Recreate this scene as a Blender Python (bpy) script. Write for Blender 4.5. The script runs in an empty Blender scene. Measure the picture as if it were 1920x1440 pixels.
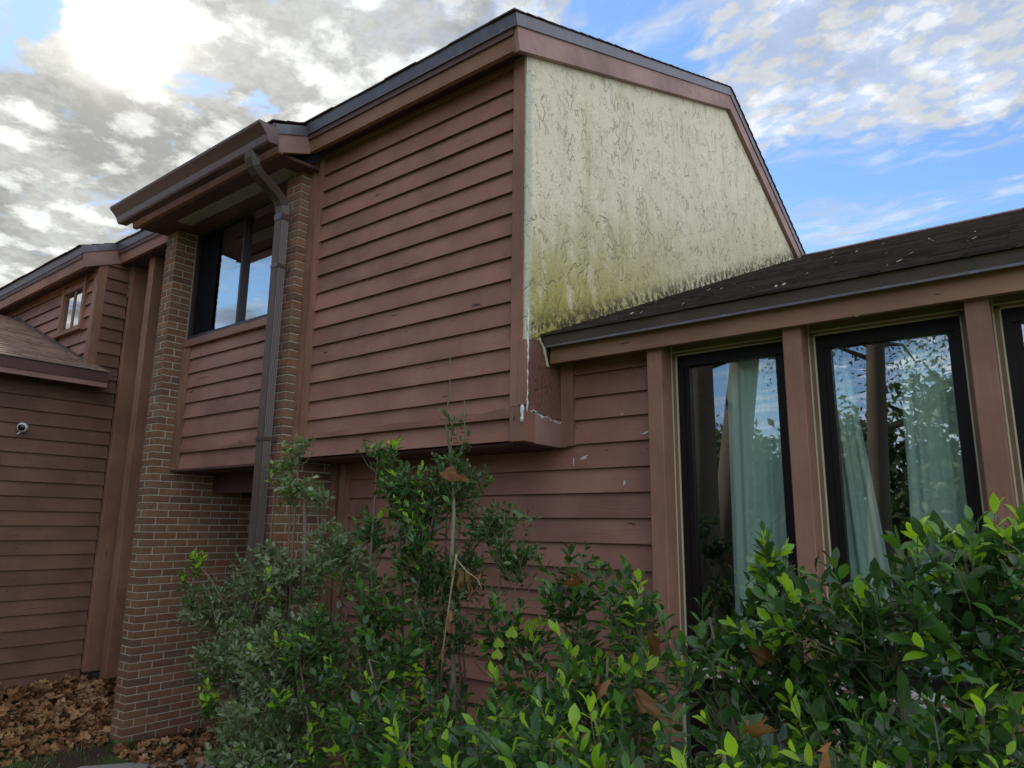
import bpy, math, random
import numpy as np
from mathutils import Vector, Matrix, Quaternion
random.seed(7)
RNG = np.random.default_rng(7)
scene = bpy.context.scene
COL = scene.collection
ZO = 1.92                                   # height of the eye above the lawn: all z below are measured from the eye
SUN_DIR = Vector((-0.785, 0.282, 0.552)).normalized()

# ------------------------------------------------------------------ camera
cam_data = bpy.data.cameras.new("camera")
cam_data.sensor_fit = 'HORIZONTAL'
cam_data.sensor_width = 36.0
cam_data.lens = 36.0 * 1315.8 / 1920.0
cam_data.clip_start = 0.05
cam_data.clip_end = 3000
cam = bpy.data.objects.new("camera", cam_data)
COL.objects.link(cam)
_r = Vector((0.79207, 0.610318, 0.011687)); _u = Vector((0.112075, -0.164217, 0.980037)); _f = Vector((-0.600053, 0.774948, 0.198472))
cam.matrix_world = Matrix(((_r.x, _u.x, -_f.x, 0), (_r.y, _u.y, -_f.y, 0), (_r.z, _u.z, -_f.z, ZO), (0, 0, 0, 1)))
scene.camera = cam

# ------------------------------------------------------------------ view
scene.view_settings.view_transform = 'Standard'
scene.view_settings.look = 'None'
scene.view_settings.exposure = 1.82
scene.view_settings.gamma = 1.0
try:
    scene.view_settings.use_curve_mapping = False
except Exception:
    pass
scene.cycles.max_bounces = 8
scene.cycles.transparent_max_bounces = 12
scene.cycles.glossy_bounces = 4

# ------------------------------------------------------------------ node helpers
class G:
    def __init__(s, nt):
        s.nt = nt
    def n(s, t, **kw):
        nd = s.nt.nodes.new(t)
        for k, v in kw.items():
            setattr(nd, k, v)
        return nd
    def put(s, sock, v):
        if hasattr(v, 'is_output') or isinstance(v, bpy.types.NodeSocket):
            s.nt.links.new(v, sock)
        elif isinstance(v, (tuple, list)) and len(v) == 3 and sock.type == 'RGBA':
            sock.default_value = (*v, 1)
        else:
            sock.default_value = v
    def m(s, op, a, b=0.0, c=0.0, clamp=False):
        nd = s.n('ShaderNodeMath', operation=op, use_clamp=clamp)
        for i, v in enumerate((a, b, c)):
            s.put(nd.inputs[i], v)
        return nd.outputs[0]
    def vm(s, op, a, b=(0, 0, 0)):
        nd = s.n('ShaderNodeVectorMath', operation=op)
        s.put(nd.inputs[0], a)
        s.put(nd.inputs[1], b)
        return nd.outputs['Value'] if op in ('DOT_PRODUCT', 'LENGTH', 'DISTANCE') else nd.outputs[0]
    def noise(s, vec, scale, detail=3, rough=0.5, dist=0.0, w=None):
        nd = s.n('ShaderNodeTexNoise')
        s.put(nd.inputs['Vector'], vec)
        nd.inputs['Scale'].default_value = scale
        nd.inputs['Detail'].default_value = detail
        nd.inputs['Roughness'].default_value = rough
        nd.inputs['Distortion'].default_value = dist
        return nd.outputs['Fac']
    def vor(s, vec, scale, feature='F1', smooth=0.0, rnd=1.0):
        nd = s.n('ShaderNodeTexVoronoi', feature=feature)
        s.put(nd.inputs['Vector'], vec)
        nd.inputs['Scale'].default_value = scale
        nd.inputs['Randomness'].default_value = rnd
        if feature == 'SMOOTH_F1':
            nd.inputs['Smoothness'].default_value = smooth
        return nd.outputs['Distance']
    def ss(s, v, lo, hi, a=0.0, b=1.0):
        nd = s.n('ShaderNodeMapRange', interpolation_type='SMOOTHSTEP')
        s.put(nd.inputs[0], v)
        for i, q in enumerate((lo, hi, a, b)):
            nd.inputs[i + 1].default_value = q
        return nd.outputs[0]
    def lin(s, v, lo, hi, a=0.0, b=1.0):
        nd = s.n('ShaderNodeMapRange')
        s.put(nd.inputs[0], v)
        for i, q in enumerate((lo, hi, a, b)):
            nd.inputs[i + 1].default_value = q
        return nd.outputs[0]
    def mix(s, f, a, b, mode='MIX'):
        nd = s.n('ShaderNodeMix', data_type='RGBA', blend_type=mode)
        s.put(nd.inputs[0], f)
        s.put(nd.inputs[6], a)
        s.put(nd.inputs[7], b)
        return nd.outputs[2]
    def ramp(s, v, stops, interp='LINEAR'):
        nd = s.n('ShaderNodeValToRGB')
        nd.color_ramp.interpolation = interp
        while len(nd.color_ramp.elements) < len(stops):
            nd.color_ramp.elements.new(0.5)
        for e, (p, c) in zip(nd.color_ramp.elements, stops):
            e.position = p
            e.color = (*c, 1)
        s.put(nd.inputs[0], v)
        return nd.outputs[0]
    def map(s, vec, scale=(1, 1, 1), loc=(0, 0, 0), rot=(0, 0, 0)):
        nd = s.n('ShaderNodeMapping')
        s.put(nd.inputs[0], vec)
        nd.inputs['Scale'].default_value = scale
        nd.inputs['Location'].default_value = loc
        nd.inputs['Rotation'].default_value = rot
        return nd.outputs[0]
    def bump(s, h, strength=0.3, dist=0.01, normal=None):
        nd = s.n('ShaderNodeBump')
        s.put(nd.inputs['Height'], h)
        nd.inputs['Strength'].default_value = strength
        nd.inputs['Distance'].default_value = dist
        if normal is not None:
            s.put(nd.inputs['Normal'], normal)
        return nd.outputs[0]

def new_mat(name):
    m = bpy.data.materials.new(name)
    m.use_nodes = True
    g = G(m.node_tree)
    b = m.node_tree.nodes['Principled BSDF']
    return m, g, b
def P(b, g, **kw):
    for k, v in kw.items():
        g.put(b.inputs[{'col': 'Base Color', 'rough': 'Roughness', 'metal': 'Metallic', 'nor': 'Normal', 'spec': 'Specular IOR Level', 'coat': 'Coat Weight'}[k]], v)

# ------------------------------------------------------------------ world: blue sky under broken altocumulus, sun veiled upper left
world = bpy.data.worlds.new("World")
scene.world = world
world.use_nodes = True
wg = G(world.node_tree)
for nd in list(world.node_tree.nodes):
    world.node_tree.nodes.remove(nd)
wout = wg.n('ShaderNodeOutputWorld')
sky = wg.n('ShaderNodeTexSky', sky_type='NISHITA')
sky.sun_disc = False
sky.sun_elevation = math.radians(33.5)
sky.sun_rotation = math.radians(-70.2)      # same bearing as the sun lamp
sky.air_density = 1.0
sky.dust_density = 0.15
sky.ozone_density = 2.0
bg_sky = wg.n('ShaderNodeBackground')
bg_sky.inputs['Strength'].default_value = 0.060
wg.put(bg_sky.inputs['Color'], wg.mix(1.0, wg.mix(1.0, sky.outputs[0], (0.86, 1.0, 1.14), 'MULTIPLY'), (2.6, 3.8, 6.0), 'DARKEN'))
tc = wg.n('ShaderNodeTexCoord')
D = wg.vm('NORMALIZE', tc.outputs['Generated'])
sep = wg.n('ShaderNodeSeparateXYZ'); wg.put(sep.inputs[0], D)
dz = wg.m('MAXIMUM', wg.m('ADD', sep.outputs[2], 0.10), 0.06)
comb = wg.n('ShaderNodeCombineXYZ')
wg.put(comb.inputs[0], wg.m('DIVIDE', sep.outputs[0], dz))
wg.put(comb.inputs[1], wg.m('DIVIDE', sep.outputs[1], dz))
UV = comb.outputs[0]
warp = wg.n('ShaderNodeTexNoise'); wg.put(warp.inputs['Vector'], UV); warp.inputs['Scale'].default_value = 2.6; warp.inputs['Detail'].default_value = 4
wv = wg.vm('SCALE', wg.vm('SUBTRACT', warp.outputs['Color'], (0.5, 0.5, 0.5)))
wv.node.inputs['Scale'].default_value = 0.30
UW = wg.vm('ADD', UV, wv)
big = wg.noise(UW, 1.3, 5, 0.55)
fine = wg.noise(UW, 8.0, 7, 0.66)
cell = wg.vor(wg.map(UW, (1.0, 1.45, 1.0), rot=(0, 0, 0.5)), 17.0, 'SMOOTH_F1', 0.35)
cell2 = wg.vor(wg.map(UW, (1.0, 1.3, 1.0)), 6.5, 'SMOOTH_F1', 0.35)
east = wg.ss(sep.outputs[0], -0.70, -0.30)
tooth = wg.m('ADD', wg.m('MULTIPLY', wg.m('SUBTRACT', 0.42, cell), 0.55), wg.m('MULTIPLY', wg.m('SUBTRACT', fine, 0.5), 1.1))
dens = wg.m('ADD', wg.m('ADD', 0.80, wg.m('MULTIPLY', wg.m('SUBTRACT', big, 0.5), 0.9)), wg.m('MULTIPLY', tooth, 0.8))
soft = wg.vm('ADD', UV, (lambda s_: (setattr(s_.node.inputs['Scale'], 'default_value', 0.07), s_)[1])(wg.vm('SCALE', wg.vm('SUBTRACT', warp.outputs['Color'], (0.5, 0.5, 0.5)))))
clump = wg.noise(wg.map(soft, (1.0, 1.35, 1.0), rot=(0, 0, 0.5)), 23.0, 8, 0.66)
cellS = wg.vor(wg.map(soft, (1.0, 1.35, 1.0), rot=(0, 0, 0.5)), 22.0, 'SMOOTH_F1', 0.6)
gap = wg.m('MULTIPLY', wg.ss(wg.m('ADD', clump, wg.m('MULTIPLY', wg.m('SUBTRACT', cellS, 0.35), 0.60)), 0.48, 0.68, 0.0, 0.42), east)
holes = [((-0.825, 0.165, 0.537), 0.07, 0.9), ((-0.812, 0.235, 0.535), 0.025, 0.5), ((-0.766, 0.375, 0.526), 0.035, 0.42), ((-0.735, 0.44, 0.505), 0.03, 0.38),
         ((-0.33, 0.722, 0.608), 0.09, 0.55), ((-0.42, 0.67, 0.61), 0.11, 0.28), ((-0.245, 0.885, 0.40), 0.085, 0.7), ((-0.16, 0.905, 0.40), 0.085, 0.75), ((-0.05, 0.925, 0.38), 0.10, 0.55), ((0.05, 0.92, 0.36), 0.12, 0.4),
         ((-0.19, 0.93, 0.33), 0.09, 0.35), ((-0.38, -0.9, 0.26), 0.30, 0.8), ((-0.78, -0.52, 0.36), 0.26, 0.6), ((0.5, -0.7, 0.5), 0.28, 0.5), ((0.85, 0.2, 0.5), 0.25, 0.5), ((-0.2, -0.3, 0.93), 0.22, 0.3)]
wd = wg.vm('NORMALIZE', wg.vm('ADD', D, (lambda s_: (setattr(s_.node.inputs['Scale'], 'default_value', 0.16), s_)[1])(wg.vm('SCALE', wg.vm('SUBTRACT', warp.outputs['Color'], (0.5, 0.5, 0.5))))))
for hd, r, st in holes:
    hv = Vector(hd).normalized()
    dist = wg.vm('DISTANCE', wd, tuple(hv))
    dens = wg.m('SUBTRACT', dens, wg.ss(dist, 0.0, r * 1.6, st, 0.0))
alpha = wg.ss(dens, 0.30, 0.62)
streak = wg.noise(wg.map(UW, (1.6, 5.0, 1), rot=(0, 0, 0.9)), 1.5, 5, 0.6)
veil = wg.ss(streak, 0.46, 0.72, 0.0, 0.75)
alpha = wg.m('MULTIPLY', alpha, wg.m('SUBTRACT', 1.0, gap))
alpha = wg.m('MAXIMUM', alpha, veil)
alpha = wg.m('MULTIPLY', alpha, wg.ss(sep.outputs[2], -0.02, 0.06))
sd = wg.m('MAXIMUM', wg.vm('DOT_PRODUCT', D, tuple(SUN_DIR)), 0.0)
glow = wg.m('ADD', wg.m('MULTIPLY', wg.m('POWER', sd, 1500.0), 1.5), wg.m('ADD', wg.m('MULTIPLY', wg.m('POWER', sd, 420.0), 0.14), wg.m('MULTIPLY', wg.m('POWER', sd, 22.0), 0.03)))
cell3 = wg.vor(wg.map(soft, (1.0, 1.0, 1.0)), 9.0, 'SMOOTH_F1', 0.45)
puffn = wg.m('ADD', wg.noise(soft, 8.0, 9, 0.64), wg.m('MULTIPLY', wg.m('SUBTRACT', 0.36, cell3), 0.45))
puff = wg.ss(puffn, 0.41, 0.60)
puff2 = wg.ss(wg.noise(soft, 26.0, 6, 0.66), 0.34, 0.66)
shade = wg.ss(wg.noise(soft, 2.6, 3, 0.5), 0.34, 0.62)
relief = wg.m('ADD', wg.m('MULTIPLY', wg.m('SUBTRACT', puff, 0.60), 0.36), wg.m('ADD', wg.m('MULTIPLY', wg.m('SUBTRACT', puff2, 0.5), 0.10), wg.m('MULTIPLY', wg.m('SUBTRACT', shade, 0.55), 0.22)))
relief = wg.m('MULTIPLY', relief, wg.m('SUBTRACT', 1.0, wg.m('MULTIPLY', east, 0.45)))
body = wg.m('ADD', wg.m('ADD', 0.212, wg.m('MULTIPLY', east, 0.030)), wg.m('MULTIPLY', relief, 0.36))
body = wg.m('MAXIMUM', wg.m('MINIMUM', body, 0.36), 0.10)
# clouds opposite the sun, out of view, brightened to add light on the facade
antisun_boost = wg.ss(wg.vm('DOT_PRODUCT', D, tuple(SUN_DIR)), 0.45, -0.35, 1.0, 2.7)
body = wg.m('MULTIPLY', body, antisun_boost)
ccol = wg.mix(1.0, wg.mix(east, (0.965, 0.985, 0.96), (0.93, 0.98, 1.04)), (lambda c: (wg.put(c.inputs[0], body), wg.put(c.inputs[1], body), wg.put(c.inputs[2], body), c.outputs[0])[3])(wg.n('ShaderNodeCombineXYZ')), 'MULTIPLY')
gcol = wg.mix(1.0, (1.0, 0.93, 0.80), (lambda c: (wg.put(c.inputs[0], glow), wg.put(c.inputs[1], glow), wg.put(c.inputs[2], glow), c.outputs[0])[3])(wg.n('ShaderNodeCombineXYZ')), 'MULTIPLY')
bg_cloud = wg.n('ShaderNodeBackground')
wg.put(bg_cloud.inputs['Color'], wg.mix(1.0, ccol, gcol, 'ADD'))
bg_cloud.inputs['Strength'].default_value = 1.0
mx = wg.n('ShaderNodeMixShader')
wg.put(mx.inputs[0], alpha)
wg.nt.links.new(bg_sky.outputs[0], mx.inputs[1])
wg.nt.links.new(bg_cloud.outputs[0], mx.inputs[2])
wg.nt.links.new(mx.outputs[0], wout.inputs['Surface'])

# ------------------------------------------------------------------ sun, veiled by cloud
sun_data = bpy.data.lights.new("sun", 'SUN')
sun_data.energy = 2.2
sun_data.angle = math.radians(11)
sun_data.color = (1.0, 0.94, 0.84)
sun = bpy.data.objects.new("sun", sun_data)
COL.objects.link(sun)
sun.location = (-30, 12, 30)
sun.rotation_euler = SUN_DIR.to_track_quat('Z', 'Y').to_euler()

# ------------------------------------------------------------------ materials
def wood_paint(name, axis, col, dark=0.7, grain=0.35, rings=True, rough=0.55, patch=None):
    """painted rough-sawn wood whose grain runs along the axis"""
    m, g, b = new_mat(name)
    geo = g.n('ShaderNodeNewGeometry').outputs['Position']
    oi = g.n('ShaderNodeObjectInfo').outputs['Random']
    off = g.n('ShaderNodeCombineXYZ'); g.put(off.inputs[0], g.m('MULTIPLY', oi, 7.0)); g.put(off.inputs[1], g.m('MULTIPLY', oi, 3.0)); g.put(off.inputs[2], g.m('MULTIPLY', oi, 11.0))
    p = g.vm('ADD', geo, off.outputs[0])
    sc = {'X': (0.9, 26, 26), 'Y': (26, 0.9, 26), 'Z': (26, 26, 0.9)}[axis]
    fib = g.noise(g.map(p, sc), 4.0, 4, 0.6)
    sc2 = {'X': (0.55, 5, 5), 'Y': (5, 0.55, 5), 'Z': (5, 5, 0.55)}[axis]
    ringn = g.noise(g.map(p, sc2), 1.0, 2, 0.5, 0.3)
    ring = g.m('SINE', g.m('MULTIPLY', ringn, 95.0))
    rmask = g.ss(g.noise(p, 1.1, 1), 0.50, 0.60)
    h = g.m('ADD', g.m('MULTIPLY', fib, 1.0), g.m('MULTIPLY', g.m('MULTIPLY', ring, rmask), 0.22 if rings else 0.0))
    rough_n = g.noise(p, 60.0, 3, 0.6)
    h = g.m('ADD', h, g.m('MULTIPLY', rough_n, 0.35))
    # small checks and nicks
    nick = g.ss(g.noise(g.map(p, {'X': (3, 14, 14), 'Y': (14, 3, 14), 'Z': (14, 14, 3)}[axis]), 1.7, 2, 0.5), 0.735, 0.76)
    wear = g.noise(p, 1.6, 5, 0.6)
    c = g.mix(g.ss(wear, 0.30, 0.72), tuple(x * dark for x in col), tuple(min(1, x * 1.16) for x in col))
    c = g.mix(g.m('MULTIPLY', g.ss(oi, 0.0, 1.0), 0.22), c, (col[0] * 1.15, col[1] * 0.98, col[2] * 1.02))
    c = g.mix(g.ss(g.noise(g.map(p, sc), 2.0, 3, 0.7), 0.62, 0.80, 0.0, 0.35), c, tuple(x * 0.55 for x in col))
    chk = g.ss(g.noise(g.map(p, {'X': (2.2, 60, 60), 'Y': (60, 2.2, 60), 'Z': (60, 60, 2.2)}[axis]), 1.0, 2, 0.5), 0.73, 0.76, 0.0, 0.75)
    c = g.mix(chk, c, (0.03, 0.018, 0.015))
    chalk = g.ss(g.noise(g.map(p, {'X': (0.5, 1.6, 1.6), 'Y': (1.6, 0.5, 1.6), 'Z': (1.6, 1.6, 0.5)}[axis]), 3.4, 7, 0.78), 0.54, 0.72, 0.0, 0.34)
    c = g.mix(chalk, c, (col[0] * 1.5, col[1] * 1.55, col[2] * 1.6))
    c = g.mix(g.m('MULTIPLY', nick, 0.8), c, (0.02, 0.014, 0.012))
    if patch:                                   # rectangles touched up with fresher paint
        sp_ = g.n('ShaderNodeSeparateXYZ'); g.put(sp_.inputs[0], geo)
        for x0_, x1_, z0_, z1_ in patch:
            inx = g.m('MULTIPLY', g.m('GREATER_THAN', sp_.outputs[0], x0_), g.m('LESS_THAN', sp_.outputs[0], x1_))
            inz = g.m('MULTIPLY', g.m('GREATER_THAN', sp_.outputs[2], z0_ + ZO), g.m('LESS_THAN', sp_.outputs[2], z1_ + ZO))
            c = g.mix(g.m('MULTIPLY', g.m('MULTIPLY', inx, inz), 0.6), c, (0.30, 0.135, 0.080))
    P(b, g, col=c, rough=g.lin(g.noise(p, 9, 3), 0.3, 0.7, rough - 0.1, rough + 0.12), nor=g.bump(h, grain, 0.006), spec=0.24)
    return m
SID = (0.305, 0.148, 0.106)
TRM = (0.280, 0.145, 0.098)
M = {}
M['siding_x'] = wood_paint('painted siding', 'X', SID, patch=[(-2.66, -2.54, 0.80, 0.925), (-2.64, -2.50, 0.94, 1.07), (-3.1, -2.5, 0.50, 0.56)])
M['siding_y_shade'] = wood_paint('side siding darkened for shade', 'Y', (0.185, 0.100, 0.068))  # siding brown darkened to stand in for weaker light on east-facing walls
M['trim_x'] = wood_paint('painted board lengthwise', 'X', TRM, grain=0.45)
M['trim_y'] = wood_paint('painted rake board', 'Y', (0.330, 0.195, 0.165), grain=0.3, rings=False)
M['trim_z'] = wood_paint('painted post', 'Z', TRM, grain=0.45)
M['fascia_wing'] = wood_paint('painted wing fascia', 'X', (0.290, 0.158, 0.095), grain=0.25, rings=False)
M['header'] = wood_paint('olive stained header', 'X', (0.20, 0.145, 0.065), grain=0.2, rings=False)
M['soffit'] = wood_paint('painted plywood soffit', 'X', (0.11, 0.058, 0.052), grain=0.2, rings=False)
M['stop'] = wood_paint('bare tan window stop', 'Z', (0.22, 0.135, 0.085), grain=0.3, rings=False)

def simple(name, col, rough=0.5, metal=0.0, var=0.15, scale=8.0, bump=0.0, bs=40.0, spec=0.5, stain=None):
    m, g, b = new_mat(name)
    geo = g.n('ShaderNodeNewGeometry').outputs['Position']
    n = g.noise(geo, scale, 5, 0.6)
    c = g.mix(n, tuple(x * (1 - var) for x in col), tuple(min(1, x * (1 + var)) for x in col))
    if stain:
        st = g.noise(g.map(geo, (5, 5, 0.7)), 3.0, 4, 0.65)
        c = g.mix(g.ss(st, 0.50, 0.70, 0.0, 0.8), c, stain)
    P(b, g, col=c, rough=rough, metal=metal, spec=spec)
    if bump:
        P(b, g, nor=g.bump(g.noise(geo, bs, 4, 0.6), bump, 0.01))
    return m
M['drip'] = simple('brown grey drip metal', (0.115, 0.100, 0.120), 0.38, 0.0, 0.25, 5.0, stain=(0.15, 0.16, 0.20))
M['drip_dark'] = simple('weathered dark drip metal', (0.095, 0.066, 0.056), 0.45, 0.0, 0.35, 4.0, stain=(0.065, 0.058, 0.058))
M['gutter'] = simple('brown enamel gutter', (0.125, 0.072, 0.066), 0.33, 0.0, 0.12, 3.0)
M['spout'] = simple('brown grey downspout enamel', (0.088, 0.058, 0.050), 0.34, 0.0, 0.12, 3.0)
M['bronze'] = simple('dark bronze window frame', (0.014, 0.010, 0.010), 0.45, 0.0, 0.2, spec=0.15)
M['bronze_mid'] = simple('brown aluminium window frame', (0.050, 0.036, 0.034), 0.4, 0.0, 0.2, spec=0.3)
M['caulk'] = simple('pale caulk', (0.50, 0.49, 0.33), 0.6, 0.0, 0.15, 14.0, 0.4, 90)
M['caulk_white'] = simple('white caulk', (0.62, 0.63, 0.60), 0.6, 0.0, 0.15, 14.0, 0.5, 90)
M['sill'] = simple('white sill flashing', (0.55, 0.52, 0.50), 0.5, 0.0, 0.25, 22.0)
M['mortar'] = simple('grey mortar', (0.50, 0.46, 0.38), 0.9, 0.0, 0.22, 18.0, 0.6, 120)
M['vent'] = simple('pale soffit vent', (0.30, 0.27, 0.22), 0.7, 0.0, 0.1)
M['interior'] = simple('dim interior wall', (0.10, 0.09, 0.085), 0.9)
M['vent_debris'] = simple('bleached leaf debris', (0.30, 0.25, 0.19), 0.8)
M['blind'] = simple('pale blind', (0.45, 0.44, 0.40), 0.6)
M['plastic_white'] = simple('white plastic', (0.75, 0.75, 0.74), 0.35, var=0.03)
M['lens_black'] = simple('black lens plastic', (0.01, 0.01, 0.012), 0.12, var=0.02)
M['concrete'] = simple('pale concrete', (0.34, 0.33, 0.31), 0.85, 0, 0.2, 9.0, 0.4, 60)
M['core'] = simple('dark building wrap', (0.03, 0.025, 0.022), 0.9)

def brick_mat(name, stops):
    m, g, b = new_mat(name)
    geo = g.n('ShaderNodeNewGeometry').outputs['Position']
    oi = g.n('ShaderNodeObjectInfo').outputs['Random']
    c = g.ramp(oi, stops)
    c = g.mix(g.ss(g.noise(geo, 22, 5, 0.65), 0.35, 0.75, 0.0, 0.45), c, (0.115, 0.055, 0.036))
    c = g.mix(g.ss(g.noise(geo, 60, 4, 0.7), 0.58, 0.72, 0.0, 0.55), c, (0.05, 0.035, 0.028))
    c = g.mix(g.ss(g.noise(geo, 5, 3, 0.7), 0.60, 0.80, 0.0, 0.28), c, (0.30, 0.26, 0.21))
    P(b, g, col=c, rough=0.88, nor=g.bump(g.noise(geo, 110, 5, 0.7), 0.55, 0.006), spec=0.3)
    return m
BR = [(0.0, (0.245, 0.128, 0.074)), (0.2, (0.195, 0.096, 0.060)), (0.4, (0.280, 0.162, 0.098)), (0.55, (0.150, 0.088, 0.062)), (0.7, (0.265, 0.120, 0.068)), (0.85, (0.205, 0.130, 0.080)), (1.0, (0.300, 0.150, 0.082))]
M['brick'] = brick_mat('brown red brick', BR)

def shingle_mat(name, stops, dirt):
    m, g, b = new_mat(name)
    geo = g.n('ShaderNodeNewGeometry').outputs['Position']
    oi = g.n('ShaderNodeObjectInfo').outputs['Random']
    cellc = g.n('ShaderNodeTexVoronoi'); g.put(cellc.inputs['Vector'], g.map(geo, (3.0, 7.5, 7.5))); cellc.inputs['Scale'].default_value = 1.0
    sepc = g.n('ShaderNodeSeparateColor'); g.put(sepc.inputs[0], cellc.outputs['Color'])
    c = g.ramp(g.m('FRACT', g.m('ADD', oi, sepc.outputs[0])), stops)
    c = g.mix(g.ss(g.noise(geo, 220, 2, 0.7), 0.45, 0.7, 0.0, 0.5), c, tuple(x * 2.0 for x in stops[0][1]))
    c = g.mix(g.ss(g.noise(geo, 2.2, 5, 0.7), 0.45, 0.7, 0.0, 0.6), c, dirt)
    P(b, g, col=c, rough=0.92, nor=g.bump(g.noise(geo, 260, 3, 0.7), 0.8, 0.004), spec=0.25)
    return m
M['shingle_dark'] = shingle_mat('weathered dark asphalt shingle', [(0.0, (0.042, 0.030, 0.025)), (0.5, (0.068, 0.050, 0.042)), (1.0, (0.105, 0.080, 0.066))], (0.11, 0.092, 0.078))
M['shingle_brown'] = shingle_mat('brown asphalt shingle', [(0.0, (0.17, 0.108, 0.080)), (0.5, (0.26, 0.17, 0.128)), (1.0, (0.34, 0.23, 0.175))], (0.19, 0.13, 0.10))
M['shingle_top'] = shingle_mat('purple brown asphalt shingle', [(0.0, (0.05, 0.030, 0.030)), (0.5, (0.065, 0.040, 0.038)), (1.0, (0.085, 0.052, 0.046))], (0.05, 0.035, 0.035))

def stucco_mat(name, painted):
    m, g, b = new_mat(name)
    geo = g.n('ShaderNodeNewGeometry').outputs['Position']
    sp = g.n('ShaderNodeSeparateXYZ'); g.put(sp.inputs[0], geo)
    wn = g.n('ShaderNodeTexNoise'); g.put(wn.inputs['Vector'], geo); wn.inputs['Scale'].default_value = 5.0; wn.inputs['Detail'].default_value = 4
    wv_ = g.vm('SCALE', g.vm('SUBTRACT', wn.outputs['Color'], (0.5, 0.5, 0.5))); wv_.node.inputs['Scale'].default_value = 0.14
    p = g.vm('ADD', geo, wv_)
    tilt = g.map(p, (1, 12, 6.5), rot=(0.30, 0, 0))
    n1 = g.noise(tilt, 1.0, 1.2, 0.45)
    ridge = g.m('SUBTRACT', 1.0, g.m('MULTIPLY', g.m('ABSOLUTE', g.m('SUBTRACT', n1, 0.5)), 22.0), clamp=True)
    msk = g.ss(g.noise(p, 4.6, 3, 0.65), 0.48, 0.56)
    crack = g.m('MULTIPLY', ridge, msk)
    n2 = g.noise(g.map(p, (1, 26, 13), rot=(0.2, 0, 0)), 1.0, 1.2, 0.5)
    ridge2 = g.m('SUBTRACT', 1.0, g.m('MULTIPLY', g.m('ABSOLUTE', g.m('SUBTRACT', n2, 0.5)), 16.0), clamp=True)
    crack2 = g.m('MULTIPLY', ridge2, g.ss(g.noise(p, 7.5, 3, 0.6), 0.49, 0.58))
    h = g.m('ADD', g.m('MULTIPLY', g.noise(p, 42, 5, 0.65), 0.75), g.m('SUBTRACT', g.m('MULTIPLY', g.noise(g.map(p, (1, 2.2, 1)), 9, 4, 0.6), 0.6), g.m('ADD', g.m('MULTIPLY', crack, 0.55), g.m('MULTIPLY', crack2, 0.32))))
    if painted:
        c = g.mix(g.noise(p, 6, 4, 0.6), (0.150, 0.062, 0.045), (0.215, 0.100, 0.072))
        c = g.mix(g.m('MULTIPLY', crack, 0.4), c, (0.07, 0.03, 0.022))
        fl = g.ss(g.noise(p, 26, 4, 0.7), 0.67, 0.70)
        fl = g.m('MULTIPLY', fl, g.ss(sp.outputs[2], 2.62, 2.95))
        c = g.mix(fl, c, (0.60, 0.60, 0.48))
        P(b, g, col=c, rough=0.55, nor=g.bump(h, 0.7, 0.012))
        return m
    base = g.mix(g.noise(p, 1.3, 4, 0.6), (0.70, 0.615, 0.43), (0.84, 0.76, 0.59))
    st = g.noise(g.map(geo, (1, 6.5, 0.55)), 1.0, 5, 0.6)
    base = g.mix(g.ss(st, 0.50, 0.76, 0.0, 0.50), base, (0.50, 0.46, 0.30))
    hh = g.m('SUBTRACT', sp.outputs[2], g.m('ADD', 1.165 + ZO - 0.405 * 3.44, g.m('MULTIPLY', sp.outputs[1], 0.405)))   # height above the abutting roof
    front = g.ss(sp.outputs[1], 3.3, 6.6, 1.0, 0.28)
    low = g.ss(hh, 0.0, 1.25, 1.0, 0.0)
    alg = g.m('MULTIPLY', g.m('MULTIPLY', low, front), g.ss(g.m('ADD', g.noise(g.map(geo, (1, 3.0, 1.6)), 1.8, 6, 0.72), g.m('MULTIPLY', low, 0.22)), 0.42, 0.70))
    base = g.mix(g.m('MULTIPLY', alg, 0.95), base, (0.34, 0.30, 0.05))
    hi = g.m('MULTIPLY', g.ss(g.noise(g.map(geo, (1, 3.2, 0.5)), 1.2, 4, 0.6), 0.54, 0.68), g.ss(sp.outputs[1], 3.3, 5.6, 0.5, 0.05))
    base = g.mix(hi, base, (0.40, 0.35, 0.13))
    foot = g.m('MULTIPLY', g.ss(hh, 0.03, 0.20, 1.0, 0.0), g.ss(g.noise(geo, 16, 5, 0.7), 0.40, 0.56))
    base = g.mix(g.m('MULTIPLY', foot, 0.9), base, (0.055, 0.040, 0.028))
    spot = g.ss(g.noise(geo, 30, 5, 0.75), 0.64, 0.72, 0.0, 0.4)
    base = g.mix(g.m('MULTIPLY', g.m('MULTIPLY', spot, 0.6), g.ss(g.noise(geo, 2.2, 2), 0.45, 0.6)), base, (0.20, 0.18, 0.12))
    base = g.mix(g.m('MULTIPLY', crack, 0.50), base, (0.30, 0.26, 0.15))
    base = g.mix(g.m('MULTIPLY', crack2, 0.22), base, (0.20, 0.18, 0.12))
    smooth_edge = g.ss(sp.outputs[1], 3.30, 3.36)
    P(b, g, col=g.mix(smooth_edge, (0.52, 0.52, 0.40), base), rough=0.85, nor=g.bump(h, 1.0, 0.014), spec=0.2)
    return m
M['stucco'] = stucco_mat('mildewed cream stucco', False)
M['stucco_brown'] = stucco_mat('brown painted stucco', True)

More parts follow.
